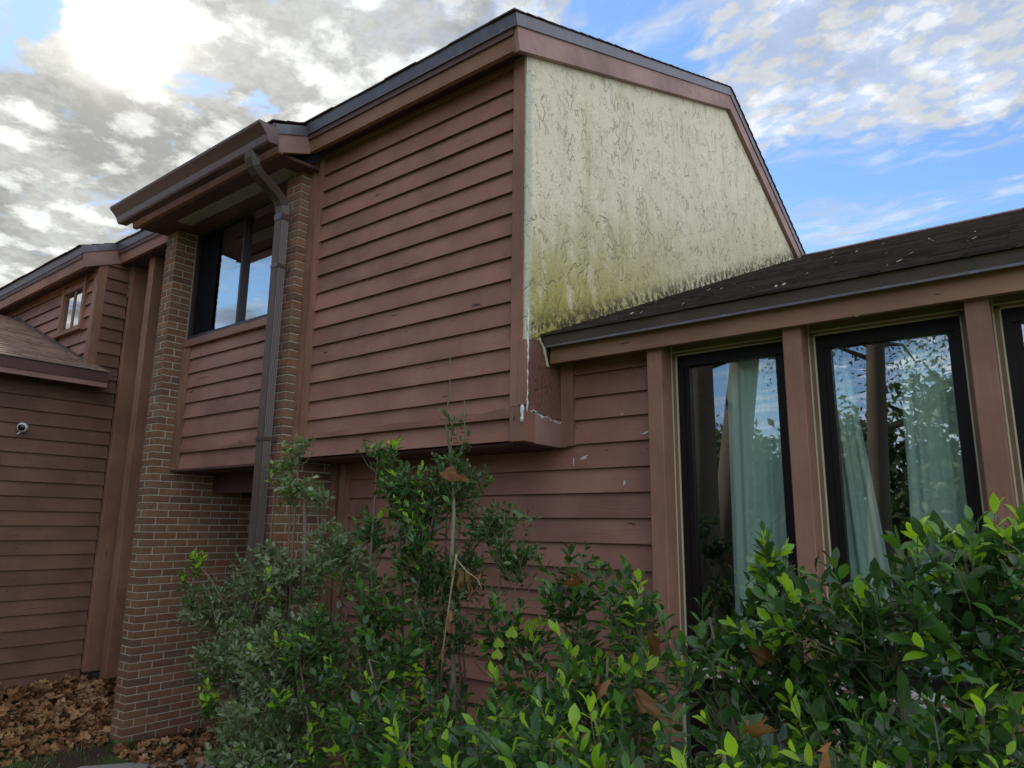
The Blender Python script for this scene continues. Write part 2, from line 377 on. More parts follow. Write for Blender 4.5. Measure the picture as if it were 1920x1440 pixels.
def glass_mat(name, fac, tint):
    m, g, b = new_mat(name)
    out = [n for n in m.node_tree.nodes if n.type == 'OUTPUT_MATERIAL'][0]
    m.node_tree.nodes.remove(b)
    geo = g.n('ShaderNodeNewGeometry').outputs['Position']
    gl = g.n('ShaderNodeBsdfGlossy'); gl.inputs['Roughness'].default_value = 0.0
    gl.inputs['Color'].default_value = (0.95, 0.97, 1.0, 1)
    g.put(gl.inputs['Normal'], g.bump(g.noise(geo, 1.6, 1), 0.015, 0.02))
    tr = g.n('ShaderNodeBsdfTransparent'); tr.inputs['Color'].default_value = (*tint, 1)
    lw = g.n('ShaderNodeLayerWeight'); lw.inputs['Blend'].default_value = 0.25
    f = g.m('ADD', fac, g.m('MULTIPLY', lw.outputs['Fresnel'], 0.8), clamp=True)
    mxs = g.n('ShaderNodeMixShader'); g.put(mxs.inputs[0], f)
    g.nt.links.new(tr.outputs[0], mxs.inputs[1]); g.nt.links.new(gl.outputs[0], mxs.inputs[2])
    g.nt.links.new(mxs.outputs[0], out.inputs['Surface'])
    return m
M['glass'] = glass_mat('green tinted reflective glass', 0.15, (0.95, 0.99, 0.97))
M['glass_up'] = glass_mat('dark upper window glass', 0.50, (0.35, 0.38, 0.40))
M['screen'] = simple('dark insect screen', (0.010, 0.010, 0.012), 0.8, spec=0.05)

def curtain_mat():
    m, g, b = new_mat('pale sage curtain cloth')
    geo = g.n('ShaderNodeNewGeometry').outputs['Position']
    P(b, g, col=g.mix(g.noise(g.map(geo, (6, 6, 0.4)), 3, 3), (0.60, 0.76, 0.67), (0.74, 0.86, 0.78)), rough=0.8, nor=g.bump(g.noise(g.map(geo, (1, 1, 0.2)), 200, 2), 0.1, 0.002))
    return m
M['curtain'] = curtain_mat()

def leaf_mat(name, c1, c2, trans, rough=0.33, spec=0.5):
    m, g, b = new_mat(name)
    out = [n for n in m.node_tree.nodes if n.type == 'OUTPUT_MATERIAL'][0]
    geo = g.n('ShaderNodeNewGeometry')
    n = g.noise(geo.outputs['Position'], 14.0, 3, 0.6)
    r = g.n('ShaderNodeObjectInfo').outputs['Random']
    f = g.m('ADD', g.ss(n, 0.3, 0.7), g.m('MULTIPLY', g.m('SUBTRACT', r, 0.5), 0.5), clamp=True)
    c = g.mix(f, c1, c2)
    c = g.mix(g.m('MULTIPLY', geo.outputs['Backfacing'], 0.35), c, tuple(min(1, x * 1.5 + 0.02) for x in c2))
    P(b, g, col=c, rough=rough, spec=spec)
    t = g.n('ShaderNodeBsdfTranslucent'); g.put(t.inputs['Color'], g.mix(0.6, c, (c2[0] * 1.8, c2[1] * 1.9, c2[2] * 0.6)))
    ms = g.n('ShaderNodeMixShader'); ms.inputs[0].default_value = trans
    g.nt.links.new(b.outputs[0], ms.inputs[1]); g.nt.links.new(t.outputs[0], ms.inputs[2]); g.nt.links.new(ms.outputs[0], out.inputs['Surface'])
    return m
M['leaf_dark'] = leaf_mat('dark glossy leaf', (0.020, 0.055, 0.015), (0.050, 0.115, 0.032), 0.20, 0.25, 0.5)
M['leaf_mid'] = leaf_mat('mid green leaf', (0.055, 0.150, 0.022), (0.10, 0.225, 0.032), 0.30, 0.27, 0.45)
M['leaf_new'] = leaf_mat('young yellow green leaf', (0.19, 0.40, 0.018), (0.36, 0.55, 0.03), 0.42)
M['leaf_sage'] = leaf_mat('grey green small leaf', (0.115, 0.160, 0.075), (0.235, 0.285, 0.160), 0.2, 0.33)
M['leaf_sage2'] = leaf_mat('dark grey green small leaf', (0.045, 0.085, 0.026), (0.105, 0.160, 0.058), 0.2, 0.38)
M['leaf_far'] = leaf_mat('far tree leaf', (0.020, 0.045, 0.014), (0.050, 0.085, 0.025), 0.2, 0.6)
M['leaf_dead'] = leaf_mat('dead brown leaf', (0.10, 0.045, 0.020), (0.27, 0.135, 0.058), 0.25, 0.7, 0.2)
def litter_mat():
    m, g, b = new_mat('fallen tan leaf')
    geo = g.n('ShaderNodeNewGeometry')
    r = g.m('FRACT', g.m('ADD', geo.outputs['Random Per Island'], g.n('ShaderNodeObjectInfo').outputs['Random']))
    c = g.ramp(r, [(0.0, (0.13, 0.058, 0.024)), (0.3, (0.27, 0.125, 0.050)), (0.6, (0.38, 0.20, 0.088)), (0.85, (0.46, 0.28, 0.15)), (1.0, (0.18, 0.085, 0.040))])
    c = g.mix(g.ss(g.noise(geo.outputs['Position'], 45, 4, 0.7), 0.45, 0.7, 0, 0.6), c, (0.06, 0.032, 0.018))
    P(b, g, col=c, rough=0.75, spec=0.25, nor=g.bump(g.noise(geo.outputs['Position'], 90, 3), 0.4, 0.004))
    return m
M['leaf_litter'] = litter_mat()
M['bark'] = simple('grey brown stem bark', (0.16, 0.12, 0.085), 0.85, 0, 0.3, 30, 0.5, 60)
M['bark_green'] = simple('green twig bark', (0.11, 0.12, 0.05), 0.7, 0, 0.3, 30)
M['trunk'] = simple('dark furrowed bark', (0.085, 0.065, 0.050), 0.9, 0, 0.4, 6, 1.0, 14)

def ground_mat():
    m, g, b = new_mat('leaf strewn lawn soil')
    geo = g.n('ShaderNodeNewGeometry').outputs['Position']
    soil = g.mix(g.noise(geo, 9, 5, 0.7), (0.045, 0.030, 0.020), (0.10, 0.066, 0.042))
    grass = g.mix(g.noise(geo, 40, 4, 0.7), (0.045, 0.070, 0.018), (0.11, 0.15, 0.045))
    sy = g.n('ShaderNodeSeparateXYZ'); g.put(sy.inputs[0], geo)
    f = g.m('MAXIMUM', g.ss(g.noise(geo, 1.4, 4, 0.6), 0.44, 0.56), g.ss(sy.outputs[1], -0.5, -2.0))
    P(b, g, col=g.mix(f, soil, grass), rough=0.95, nor=g.bump(g.noise(geo, 55, 4, 0.7), 0.8, 0.02), spec=0.2)
    return m
M['ground'] = ground_mat()

# ------------------------------------------------------------------ geometry helpers
class MB:
    def __init__(s):
        s.v = []; s.f = []; s.mi = []
    def add(s, vs, fs, mi=0):
        o = len(s.v)
        s.v += [tuple(q) for q in vs]
        s.f += [tuple(i + o for i in f) for f in fs]
        s.mi += [mi] * len(fs)
        return s
    def box(s, x0, x1, y0, y1, z0, z1, mi=0):
        return s.add([(x0, y0, z0), (x1, y0, z0), (x1, y1, z0), (x0, y1, z0), (x0, y0, z1), (x1, y0, z1), (x1, y1, z1), (x0, y1, z1)],
                     [(0, 3, 2, 1), (4, 5, 6, 7), (0, 1, 5, 4), (1, 2, 6, 5), (2, 3, 7, 6), (3, 0, 4, 7)], mi)
    def prism(s, poly, a0, a1, axis='X', mi=0):
        """poly in the other two axes: YZ for X, XZ for Y, XY for Z"""
        n = len(poly)
        def mk(p, a):
            return {'X': (a, p[0], p[1]), 'Y': (p[0], a, p[1]), 'Z': (p[0], p[1], a)}[axis]
        vs = [mk(p, a0) for p in poly] + [mk(p, a1) for p in poly]
        fs = [tuple(range(n))[::-1], tuple(range(n, 2 * n))] + [(i, (i + 1) % n, n + (i + 1) % n, n + i) for i in range(n)]
        return s.add(vs, fs, mi)
    def bbox_bevel(s, x0, x1, y0, y1, z0, z1, c, mi=0):
        """box with all edges chamfered"""
        vs = []
        for (x, sx) in ((x0, 1), (x1, -1)):
            for (y, sy) in ((y0, 1), (y1, -1)):
                for (z, sz) in ((z0, 1), (z1, -1)):
                    vs += [(x, y + sy * c, z + sz * c), (x + sx * c, y, z + sz * c), (x + sx * c, y + sy * c, z)]
        def k(ix, iy, iz, t): return (ix * 4 + iy * 2 + iz) * 3 + t
        fs = []
        for ix in (0, 1):
            f = [k(ix, 0, 0, 0), k(ix, 1, 0, 0), k(ix, 1, 1, 0), k(ix, 0, 1, 0)]; fs.append(f[::-1] if ix == 0 else f)
        for iy in (0, 1):
            f = [k(0, iy, 0, 1), k(1, iy, 0, 1), k(1, iy, 1, 1), k(0, iy, 1, 1)]; fs.append(f if iy == 0 else f[::-1])
        for iz in (0, 1):
            f = [k(0, 0, iz, 2), k(1, 0, iz, 2), k(1, 1, iz, 2), k(0, 1, iz, 2)]; fs.append(f[::-1] if iz == 0 else f)
        for ix in (0, 1):
            for iy in (0, 1):
                fs.append([k(ix, iy, 0, 0), k(ix, iy, 0, 1), k(ix, iy, 1, 1), k(ix, iy, 1, 0)])
        for ix in (0, 1):
            for iz in (0, 1):
                fs.append([k(ix, 0, iz, 0), k(ix, 0, iz, 2), k(ix, 1, iz, 2), k(ix, 1, iz, 0)])
        for iy in (0, 1):
            for iz in (0, 1):
                fs.append([k(0, iy, iz, 1), k(0, iy, iz, 2), k(1, iy, iz, 2), k(1, iy, iz, 1)])
        for ix in (0, 1):
            for iy in (0, 1):
                for iz in (0, 1):
                    fs.append([k(ix, iy, iz, 0), k(ix, iy, iz, 1), k(ix, iy, iz, 2)])
        return s.add(vs, fs, mi)
    def tube(s, pts, rad, n=6, mi=0):
        pts = [Vector(p) for p in pts]
        if not isinstance(rad, (list, tuple)):
            rad = [rad] * len(pts)
        rings = []
        for i, p in enumerate(pts):
            d = (pts[min(i + 1, len(pts) - 1)] - pts[max(i - 1, 0)])
            if d.length < 1e-9: d = Vector((0, 0, 1))
            d.normalize()
            a = d.cross(Vector((0.31, 0.17, 0.93))); a.normalize()
            b2 = d.cross(a)
            rings.append([p + (a * math.cos(2 * math.pi * k / n) + b2 * math.sin(2 * math.pi * k / n)) * rad[i] for k in range(n)])
        vs = [q for r in rings for q in r]
        fs = [(i * n + k, i * n + (k + 1) % n, (i + 1) * n + (k + 1) % n, (i + 1) * n + k) for i in range(len(pts) - 1) for k in range(n)]
        fs += [tuple(range(n))[::-1], tuple((len(pts) - 1) * n + k for k in range(n))]
        return s.add(vs, fs, mi)
    def mesh(s, name, mats, z_shift=ZO, recalc=True, smooth=False):
        me = bpy.data.meshes.new(name)
        me.from_pydata([(a, b, c + z_shift) for a, b, c in s.v], [], s.f)
        for m in (mats if isinstance(mats, (list, tuple)) else [mats]):
            me.materials.append(m)
        if any(s.mi):
            me.polygons.foreach_set('material_index', s.mi)
        if recalc:
            import bmesh
            bm = bmesh.new(); bm.from_mesh(me)
            bmesh.ops.recalc_face_normals(bm, faces=bm.faces)
            bm.to_mesh(me); bm.free()
        if smooth:
            me.polygons.foreach_set('use_smooth', [True] * len(me.polygons))
        me.update()
        return me

WP = {}     # world position of each parent
def link(name, data, parent=None, wpos=(0, 0, 0), label=None, kind=None):
    o = bpy.data.objects.new(name, data)
    COL.objects.link(o)
    w = Vector(wpos)
    if parent is not None:
        o.parent = parent
        o.location = w - WP[parent.name]
    else:
        o.location = w
    WP[o.name] = w
    if label: o['label'] = label
    if kind: o['kind'] = kind
    return o
def thing(name, loc, label, cat, group=None):
    o = bpy.data.objects.new(name, None)
    COL.objects.link(o)
    o.empty_display_size = 0.2
    o.location = (loc[0], loc[1], loc[2] + ZO)
    WP[o.name] = Vector(o.location)
    o['label'] = label; o['category'] = cat
    if group: o['group'] = group
    return o
def part(name, mb, mat, parent, label=None, kind=None, smooth=False):
    return link(name, mb.mesh(name, mat, smooth=smooth), parent, label=label, kind=kind)
def solo(name, mb, mat, loc, label, cat, group=None, smooth=False):
    """a thing that is one mesh, its origin at loc"""
    mb2 = MB(); mb2.v = [(a - loc[0], b - loc[1], c - loc[2]) for a, b, c in mb.v]; mb2.f = mb.f; mb2.mi = mb.mi
    o = link(name, mb2.mesh(name, mat, z_shift=0, smooth=smooth), None, (loc[0], loc[1], loc[2] + ZO), label)
    o['category'] = cat
    if group: o['group'] = group
    return o

# ------------------------------------------------------------------ ground
def ground_z(x, y):
    z = -1.97
    z += 0.06 * max(0.0, min(1.0, (-x - 6.0) / 1.0)) + 0.22 * max(0.0, min(1.0, (-x - 7.0) / 1.4))
    z += 0.02 * math.sin(x * 1.3) * math.cos(y * 1.1)
    return z
xs = [-900, -300, -100, -40, -20, -14] + [-11 + 0.35 * i for i in range(44)] + [6, 10, 20, 50, 120, 300, 900]
ys = [-900, -300, -120, -60, -30, -16, -9, -5, -3] + [-2 + 0.35 * i for i in range(24)] + [8, 12, 20, 40, 100, 300, 900]
mb = MB()
mb.v = [(x, y, ground_z(x, y) if abs(x) < 60 and abs(y) < 60 else -1.97) for y in ys for x in xs]
nx = len(xs)
mb.f = [(j * nx + i, j * nx + i + 1, (j + 1) * nx + i + 1, (j + 1) * nx + i) for j in range(len(ys) - 1) for i in range(nx - 1)]
mb.mi = [0] * len(mb.f)
link('ground', mb.mesh('ground', M['ground'], smooth=True), kind='structure')

# ------------------------------------------------------------------ the townhouse
HX, HY = -3.6, 3.3
house = thing('townhouse', (HX, HY, -1.97), 'brown lap-sided townhouse with brick pillars, mildewed cream stucco end wall and window wing', 'house')
XC = -2.445     # stucco end wall plane
S = 0.41        # roof pitch

def planks_x(parent, x0, x1, yf, bottoms, exposure=0.147, top_h=None, mat='siding_x', widths=None):
    """lap boards that face -y; each board leans so that its foot stands proud"""
    cache = {}
    for k, zb in enumerate(bottoms):
        h = (bottoms[k + 1] - zb) if k + 1 < len(bottoms) else (top_h if top_h else exposure)
        key = round(h, 3)
        if key not in cache:
            L = x1 - x0
            q = MB()
            hh = h + 0.018
            q.prism([(-0.023, 0.0), (-0.020, 0.0), (-0.008, 0.013), (0.010, 0.013), (0.013, hh), (0.004, hh)], 0, L, 'X')
            # fine wobble along the lower edge so boards do not read as rulers
            cache[key] = q.mesh('plank', M[mat], z_shift=0)
        link('plank', cache[key], parent, (x0, yf + random.uniform(-0.001, 0.001), zb + ZO))

def planks_y(parent, y0, y1, xf, bottoms, mat='siding_y_shade', last=0.147):
    """lap boards that face +x"""
    cache = {}
    for k, zb in enumerate(bottoms):
        h = (bottoms[k + 1] - zb) if k + 1 < len(bottoms) else last
        key = round(h, 3)
        if key not in cache:
            q = MB()
            hh = h + 0.018
            q.prism([(0.023, 0.0), (0.020, 0.0), (0.008, 0.013), (-0.010, 0.013), (-0.013, hh), (-0.004, hh)], 0, y1 - y0, 'Y')
            cache[key] = q.mesh('plank', M[mat], z_shift=0)
        link('plank', cache[key], parent, (xf + random.uniform(-0.001, 0.001), y0, zb + ZO))

# building core (dark, keeps light out)
q = MB()
q.box(-11.0, -6.96, 3.95, 9.3, -1.97, 2.95)
q.box(-6.96, -4.93, 4.80, 9.3, -1.97, 0.25)
q.box(-4.93, -2.50, 3.80, 9.3, -1.97, 3.2)
part('inner_wall', q, M['core'], house)

# ---- upper bay with siding (projects over the ground floor)
YA = 3.305
w = part('siding_wall', MB().box(-4.60, XC - 0.03, YA + 0.014, 3.78, 0.50, 3.03), M['core'], house, 'upper bay of brown lap siding under the high eave')
bot = [0.497, 0.634] + [0.634 + 0.147 * (k + 1) for k in range(16)]
bot = [b for b in bot if b < 2.99]
planks_x(w, -4.555, -2.540, YA, bot)
# damaged strip along the foot of the second board
q = MB()
n = 46
for i in range(n):
    xa = -4.54 + (1.99) * i / n; xb = -4.54 + 1.99 * (i + 1) / n + 0.001
    t = i / n
    h = 0.034 + 0.010 * math.sin(i * 0.9) * t + 0.018 * t + random.uniform(-0.003, 0.003)
    q.box(xa, xb, YA - 0.034, YA - 0.018, 0.634, 0.634 + h)
part('swollen_strip', q, M['siding_x'], w)
q = MB().box(-4.60, XC - 0.10, YA + 0.02, 3.72, 0.478, 0.496)
part('bay_floor', q, M['soffit'], house)
# corner boards, left edge: stepped trims beside the pillar
q = MB().box(-4.692, -4.640, 3.262, 3.36, 0.49, 2.99)
part('corner_board', q, M['trim_z'], house)
q = MB().box(-4.640, -4.590, 3.284, 3.36, 0.49, 2.99)
part('corner_board', q, M['trim_z'], house)
q = MB().box(-4.590, -4.545, 3.268, 3.34, 0.497, 2.99)
part('corner_board', q, M['trim_z'], house)
q = MB().box(-2.545, XC - 0.012, 3.268, 3.36, 0.700, 3.02)
part('corner_board', q, M['trim_z'], house)
q = MB().box(-2.545, XC + 0.004, 3.266, 3.38, 0.490, 0.697)
part('corner_board', q, M['trim_z'], house, 'corner board foot with crazed paint')
# patch of fresh brown over the corner below the cream edge
q = MB().box(XC - 0.035, XC + 0.006, 3.262, 3.300, 0.705, 1.10)
part('corner_patch', q, M['trim_z'], house)

# ---- stucco end wall: cream above the wing roof, brown painted below
def wing_z(y): return 1.165 + 0.405 * (y - 3.44)
def main_under(y): return 3.02 + S * (y - 3.28) if y <= 6.95 else 3.02 + S * 3.67 - 0.43 * (y - 6.95)
ycut = [3.282, 3.5, 4.2, 5.0, 6.0, 6.95, 8.0, 9.2, 9.55]
q = MB()
nz = 1
poly = [(3.276, 1.105)] + [(3.40, 1.12), (9.39, wing_z(9.39) - 0.03)] + [(6.95, main_under(6.95) + 0.08), (3.276, main_under(3.276) + 0.06)]
q.prism(poly, XC - 0.10, XC, 'X')
st = part('stucco_wall', q, M['stucco'], house, 'cream stucco end wall stained green and yellow with mildew')
q = MB()
q.prism([(3.30, 0.672), (3.705, 0.660), (3.705, 1.26), (3.40, 1.119), (3.30, 1.104)], XC - 0.09, XC - 0.002, 'X')
part('stucco_wall', q, M['stucco_brown'], house, 'lower stucco return painted brown')
q = MB().prism([(3.385, 0.486), (3.705, 0.486), (3.705, 0.655), (3.385, 0.664)], XC - 0.09, XC + 0.002, 'X')
part('skirt_board', q, M['trim_y'], house)

# pale caulk: vertical bead, ragged horizontal bead, bead at the inner corner
def bead(pts, r0, r1, seed, mat='caulk_white', seg=6):
    rr = random.Random(seed)
    q = MB()
    P0 = []
    for a, b2 in zip(pts[:-1], pts[1:]):
        a = Vector(a); b2 = Vector(b2)
        k = max(2, int((b2 - a).length / 0.018))
        for i in range(k):
            P0.append(a.lerp(b2, i / k))
    P0.append(Vector(pts[-1]))
    P1 = [p + Vector((rr.uniform(-.001, .002), rr.uniform(-.003, .003), rr.uniform(-.003, .003))) for p in P0]
    q.tube(P1, [rr.uniform(r0, r1) for _ in P1], seg)
    return q
q = bead([(XC + 0.003, 3.305, 1.30), (XC + 0.003, 3.303, 1.0), (XC + 0.004, 3.300, 0.70), (XC + 0.002, 3.306, 0.665)], 0.003, 0.010, 1)
part('caulk_bead', q, M['caulk_white'], house, smooth=True)
def smear_line(pts, w0, w1, seed, x):
    """ragged flat smear of caulk following a line on the end wall"""
    rr = random.Random(seed); up = []; dn = []
    for a, b in zip(pts[:-1], pts[1:]):
        k = max(2, int(math.hypot(b[0] - a[0], b[1] - a[1]) / 0.008))
        for i in range(k):
            t = i / k
            y = a[0] + (b[0] - a[0]) * t; z = a[1] + (b[1] - a[1]) * t
            up.append((y, z + rr.uniform(w0, w1) * rr.choice((0.5, 1, 1.2)))); dn.append((y + rr.uniform(-.002, .002), z - rr.uniform(w0, w1) * rr.choice((0.4, 1, 1.6))))
    q = MB(); n = len(up)
    vs = [(x, y, z) for y, z in up] + [(x, y, z) for y, z in dn] + [(x + 0.005, y, z * .7 + dn[i][1] * .3) for i, (y, z) in enumerate(up)] + [(x + 0.005, y, z * .7 + up[i][1] * .3) for i, (y, z) in enumerate(dn)]
    fs = []
    for i in range(n - 1):
        fs += [(2 * n + i, 2 * n + i + 1, 3 * n + i + 1, 3 * n + i), (i, i + 1, 2 * n + i + 1, 2 * n + i), (n + i, 3 * n + i, 3 * n + i + 1, n + i + 1)]
    return q.add(vs, fs)
part('caulk_smear', smear_line([(3.325, 0.674), (3.38, 0.682), (3.43, 0.664), (3.47, 0.655), (3.53, 0.662), (3.56, 0.650)], 0.003, 0.012, 2, XC), M['caulk_white'], house)
part('caulk_smear', smear_line([(3.58, 0.648), (3.64, 0.636), (3.69, 0.650)], 0.002, 0.007, 3, XC), M['caulk_white'], house)
part('crack_gap', smear_line([(3.31, 0.690), (3.36, 0.676), (3.44, 0.671), (3.50, 0.660)], 0.001, 0.004, 8, XC + 0.003), M['core'], house)
q = bead([(XC + 0.006, 3.688, 0.90), (XC + 0.006, 3.686, 0.80), (XC + 0.006, 3.686, 0.70), (XC + 0.007, 3.684, 0.60), (XC + 0.006, 3.686, 0.49)], 0.004, 0.013, 4)
part('caulk_bead', q, M['caulk_white'], house, smooth=True)
q = bead([(XC - 0.004, 3.262, 0.70), (XC - 0.004, 3.262, 0.60)], 0.006, 0.014, 5)
part('caulk_bead', q, M['caulk_white'], house, smooth=True)
q = bead([(XC + 0.004, 3.42, 1.14), (XC + 0.006, 3.47, 1.08), (XC + 0.006, 3.50, 1.0), (XC + 0.006, 3.515, 0.975)], 0.004, 0.013, 6, 'caulk')
part('caulk_bead', q, M['caulk'], house, smooth=True)

# ---- lower wall under the bay and beside the window wing
YB = 3.715
w = part('siding_wall', MB().box(-4.70, -1.80, YB + 0.014, 3.95, -1.97, 1.20), M['core'], house, 'ground floor brown lap siding behind the shrubs')
bot = [0.055 - 0.147 * k for k in range(14)][::-1] + [0.204, 0.352, 0.504, 0.655, 0.798, 0.945, 1.09]
planks_x(w, -4.50, -1.79, YB, bot[:len(bot)])
for xa, xb, yy in ((-4.692, -4.63, 3.66), (-4.60, -4.545, 3.675), (-4.545, -4.49, 3.69)):
    part('trim_board', MB().box(xa, xb, yy, 3.74, -1.95, 0.475), M['trim_z'], house)
part('trim_board', MB().box(XC + 0.001, -2.405, 3.664, 3.73, 0.487, 1.24), M['trim_z'], house)
part('trim_board', MB().box(-2.405, -2.360, 3.672, 3.73, 0.495, 1.24), M['trim_z'], house)
# smears of caulk on the siding
def smear(c, w_, h_, seed, ymin):
    rr = random.Random(seed)
    q = MB(); n = 14
    ring = []
    for k in range(n):
        a = 2 * math.pi * k / n
        r = rr.uniform(0.55, 1.0)
        ring.append((c[0] + math.cos(a) * w_ * r, c[2] + math.sin(a) * h_ * r + math.cos(a) * w_ * 0.25))
    vs = [(x, c[1], z) for x, z in ring] + [(c[0] + (x - c[0]) * .8, c[1] - 0.004, c[2] + (z - c[2]) * .8) for x, z in ring]
    fs = [tuple(range(n, 2 * n))] + [(i, (i + 1) % n, n + (i + 1) % n, n + i) for i in range(n)]
    q.add(vs, fs)
    return q
def face_y(z):
    zb = max(b for b in bot if b <= z)
    return YB - 0.0225 + 0.0265 * (z - zb) / 0.165
part('caulk_smear', smear((-2.30, face_y(0.418), 0.418), 0.036, 0.013, 1, 0), M['caulk_white'], house)
part('caulk_smear', smear((-1.86, face_y(0.537) - 0.002, 0.545), 0.055, 0.008, 2, 0), M['caulk_white'], house)
part('caulk_smear', smear((-2.37, face_y(0.40) - 0.003, 0.40), 0.005, 0.030, 3, 0), M['caulk_white'], house)
part('caulk_smear', smear((-2.02, face_y(0.665), 0.665), 0.012, 0.004, 4, 0), M['caulk_white'], house)
part('caulk_smear', smear((-2.02, face_y(0.255), 0.255), 0.010, 0.018, 5, 0), M['caulk_white'], house)

# ---- brick pillars
def brick_pillar(x0, x1, y0, y1, z0, z1, y_top, zsplit, label):
    """bricks on the front and east faces; core shows as mortar, set back in the joints"""
    rec = 0.006
    q = MB().box(x0 + rec, x1 - rec, y0 + rec, y1 - 0.002, z0 - 0.1, zsplit)
    q.box(x0 + rec, x1 - rec, y0 + rec, y_top, zsplit, z1)
    pil = part('brick_pillar', q, M['mortar'], house, label)
    C = 0.0677; J = 0.0095; W_ = x1 - x0; B = 0.0905; L = 0.2035
    specs = []      # (sx,sy) size, centre
    k = 0; z = z0
    while z + C <= z1 + 0.03:
        h = C - J
        ye = y1 if z < zsplit else y_top
        if k % 2 == 0:          # one stretcher across the end
            specs.append(('across', x0, x1, y0, y0 + B, z, h))
            y = y0 + B + J
        else:
            specs.append(('long', x1 - B - 0.006, x1, y0, y0 + L, z, h))
            specs.append(('long', x0, x0 + B + 0.006, y0, y0 + L, z, h))
            y = y0 + L + J
        while y < ye - 0.03:
            e = min(y + L, ye)
            specs.append(('long', x1 - B, x1, y, e, z, h))
            if k % 3 == 0:
                specs.append(('west', x0, x0 + B, y, e, z, h))
            y = e + J
        z += C; k += 1
    vis = [s_ for s_ in specs if s_[0] != 'west' and not (s_[1] == x0 and s_[0] == 'long')]
    hid = [s_ for s_ in specs if s_ not in vis]
    left = [s_ for s_ in specs if s_[0] == 'long' and s_[1] == x0 and s_[3] == y0]
    vis += left; hid = [s_ for s_ in hid if s_ not in left]
    vis.sort(key=lambda s_: (Vector(((s_[1] + s_[2]) / 2, (s_[3] + s_[4]) / 2, s_[5] * 0.5)).length) / max(0.05, (s_[4] - s_[3]) if s_[0] != 'across' else 0.2))
    singles, rest = vis[:298], vis[298:] + hid
    cache = {}
    for kd, xa, xb, ya, yb, zz, h in singles:
        key = (round(xb - xa, 3), round(yb - ya, 3))
        if key not in cache:
            m_ = MB().bbox_bevel(-(xb - xa) / 2, (xb - xa) / 2, -(yb - ya) / 2, (yb - ya) / 2, -h / 2, h / 2, 0.0028)
            cache[key] = m_.mesh('brick', M['brick'], z_shift=0)
        o = link('brick', cache[key], pil, ((xa + xb) / 2 + random.uniform(-.0015, .0015), (ya + yb) / 2 + random.uniform(-.0012, .0012), zz + h / 2 + ZO))
    q = MB()
    for kd, xa, xb, ya, yb, zz, h in rest:
        q.bbox_bevel(xa, xb, ya, yb, zz, zz + h, 0.0028)
    if rest:
        part('brick', q, M['brick_joined'], pil, kind='stuff')
    return pil
# joined bricks take their colour from a cell pattern instead of the object
mm, g_, b_ = new_mat('brown red brick run')
geo_ = g_.n('ShaderNodeNewGeometry').outputs['Position']
rnd_ = g_.n('ShaderNodeNewGeometry').outputs['Random Per Island']
c_ = g_.ramp(rnd_, BR)
c_ = g_.mix(g_.ss(g_.noise(geo_, 22, 5, 0.65), 0.35, 0.75, 0.0, 0.45), c_, (0.115, 0.055, 0.036))
P(b_, g_, col=c_, rough=0.88, nor=g_.bump(g_.noise(geo_, 110, 5, 0.7), 0.55, 0.006), spec=0.3)
M['brick_joined'] = mm
brick_pillar(-6.950, -6.735, 3.175, 4.80, -1.915, 2.93, 3.60, 0.55, 'left brick pillar running from lawn to eave')
brick_pillar(-4.900, -4.695, 3.175, 3.72, -1.960, 2.93, 3.60, 0.55, 'right brick pillar behind the downspout')

# ---- recess below the window bay
q = MB().box(-6.735, -4.9, 4.70, 4.80, -1.97, 0.45)
part('recess_wall', q, M['core'], house)
w = part('siding_wall', MB().box(-6.73, -4.91, 4.66, 4.69, -1.95, 0.43), M['core'], house, 'shaded back wall of the porch recess')
planks_x(w, -6.73, -4.905, 4.645, [-1.95 + 0.147 * k for k in range(16)])
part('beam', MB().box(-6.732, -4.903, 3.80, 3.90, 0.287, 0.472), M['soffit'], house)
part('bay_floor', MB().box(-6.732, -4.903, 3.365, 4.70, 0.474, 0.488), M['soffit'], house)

# ---- window bay between the pillars
YW = 3.385
w = part('siding_wall', MB().box(-6.73, -4.905, YW + 0.014, 3.70, 0.49, 1.72), M['core'], house, 'brown siding panel under the upper window')
planks_x(w, -6.615, -4.903, YW, [0.491, 0.646, 0.800, 0.978, 1.129, 1.276, 1.422, 1.566], top_h=0.14)
q = MB(); n = 36
for i in range(n):
    xa = -6.60 + 1.69 * i / n; xb = -6.60 + 1.69 * (i + 1) / n + 0.001
    q.box(xa, xb, YW - 0.031, YW - 0.018, 0.646, 0.646 + 0.030 + 0.010 * math.sin(i * 0.35) * (i / n) + random.uniform(-0.002, 0.002))
part('swollen_strip', q, M['siding_x'], w)
part('trim_board', MB().box(-6.733, -6.660, 3.345, 3.44, 0.487, 1.690), M['trim_z'], house)
part('trim_board', MB().box(-6.660, -6.612, 3.356, 3.44, 0.489, 1.690), M['trim_z'], house)
part('sill_board', MB().box(-6.733, -4.903, 3.335, 3.46, 1.692, 1.762), M['trim_x'], house)

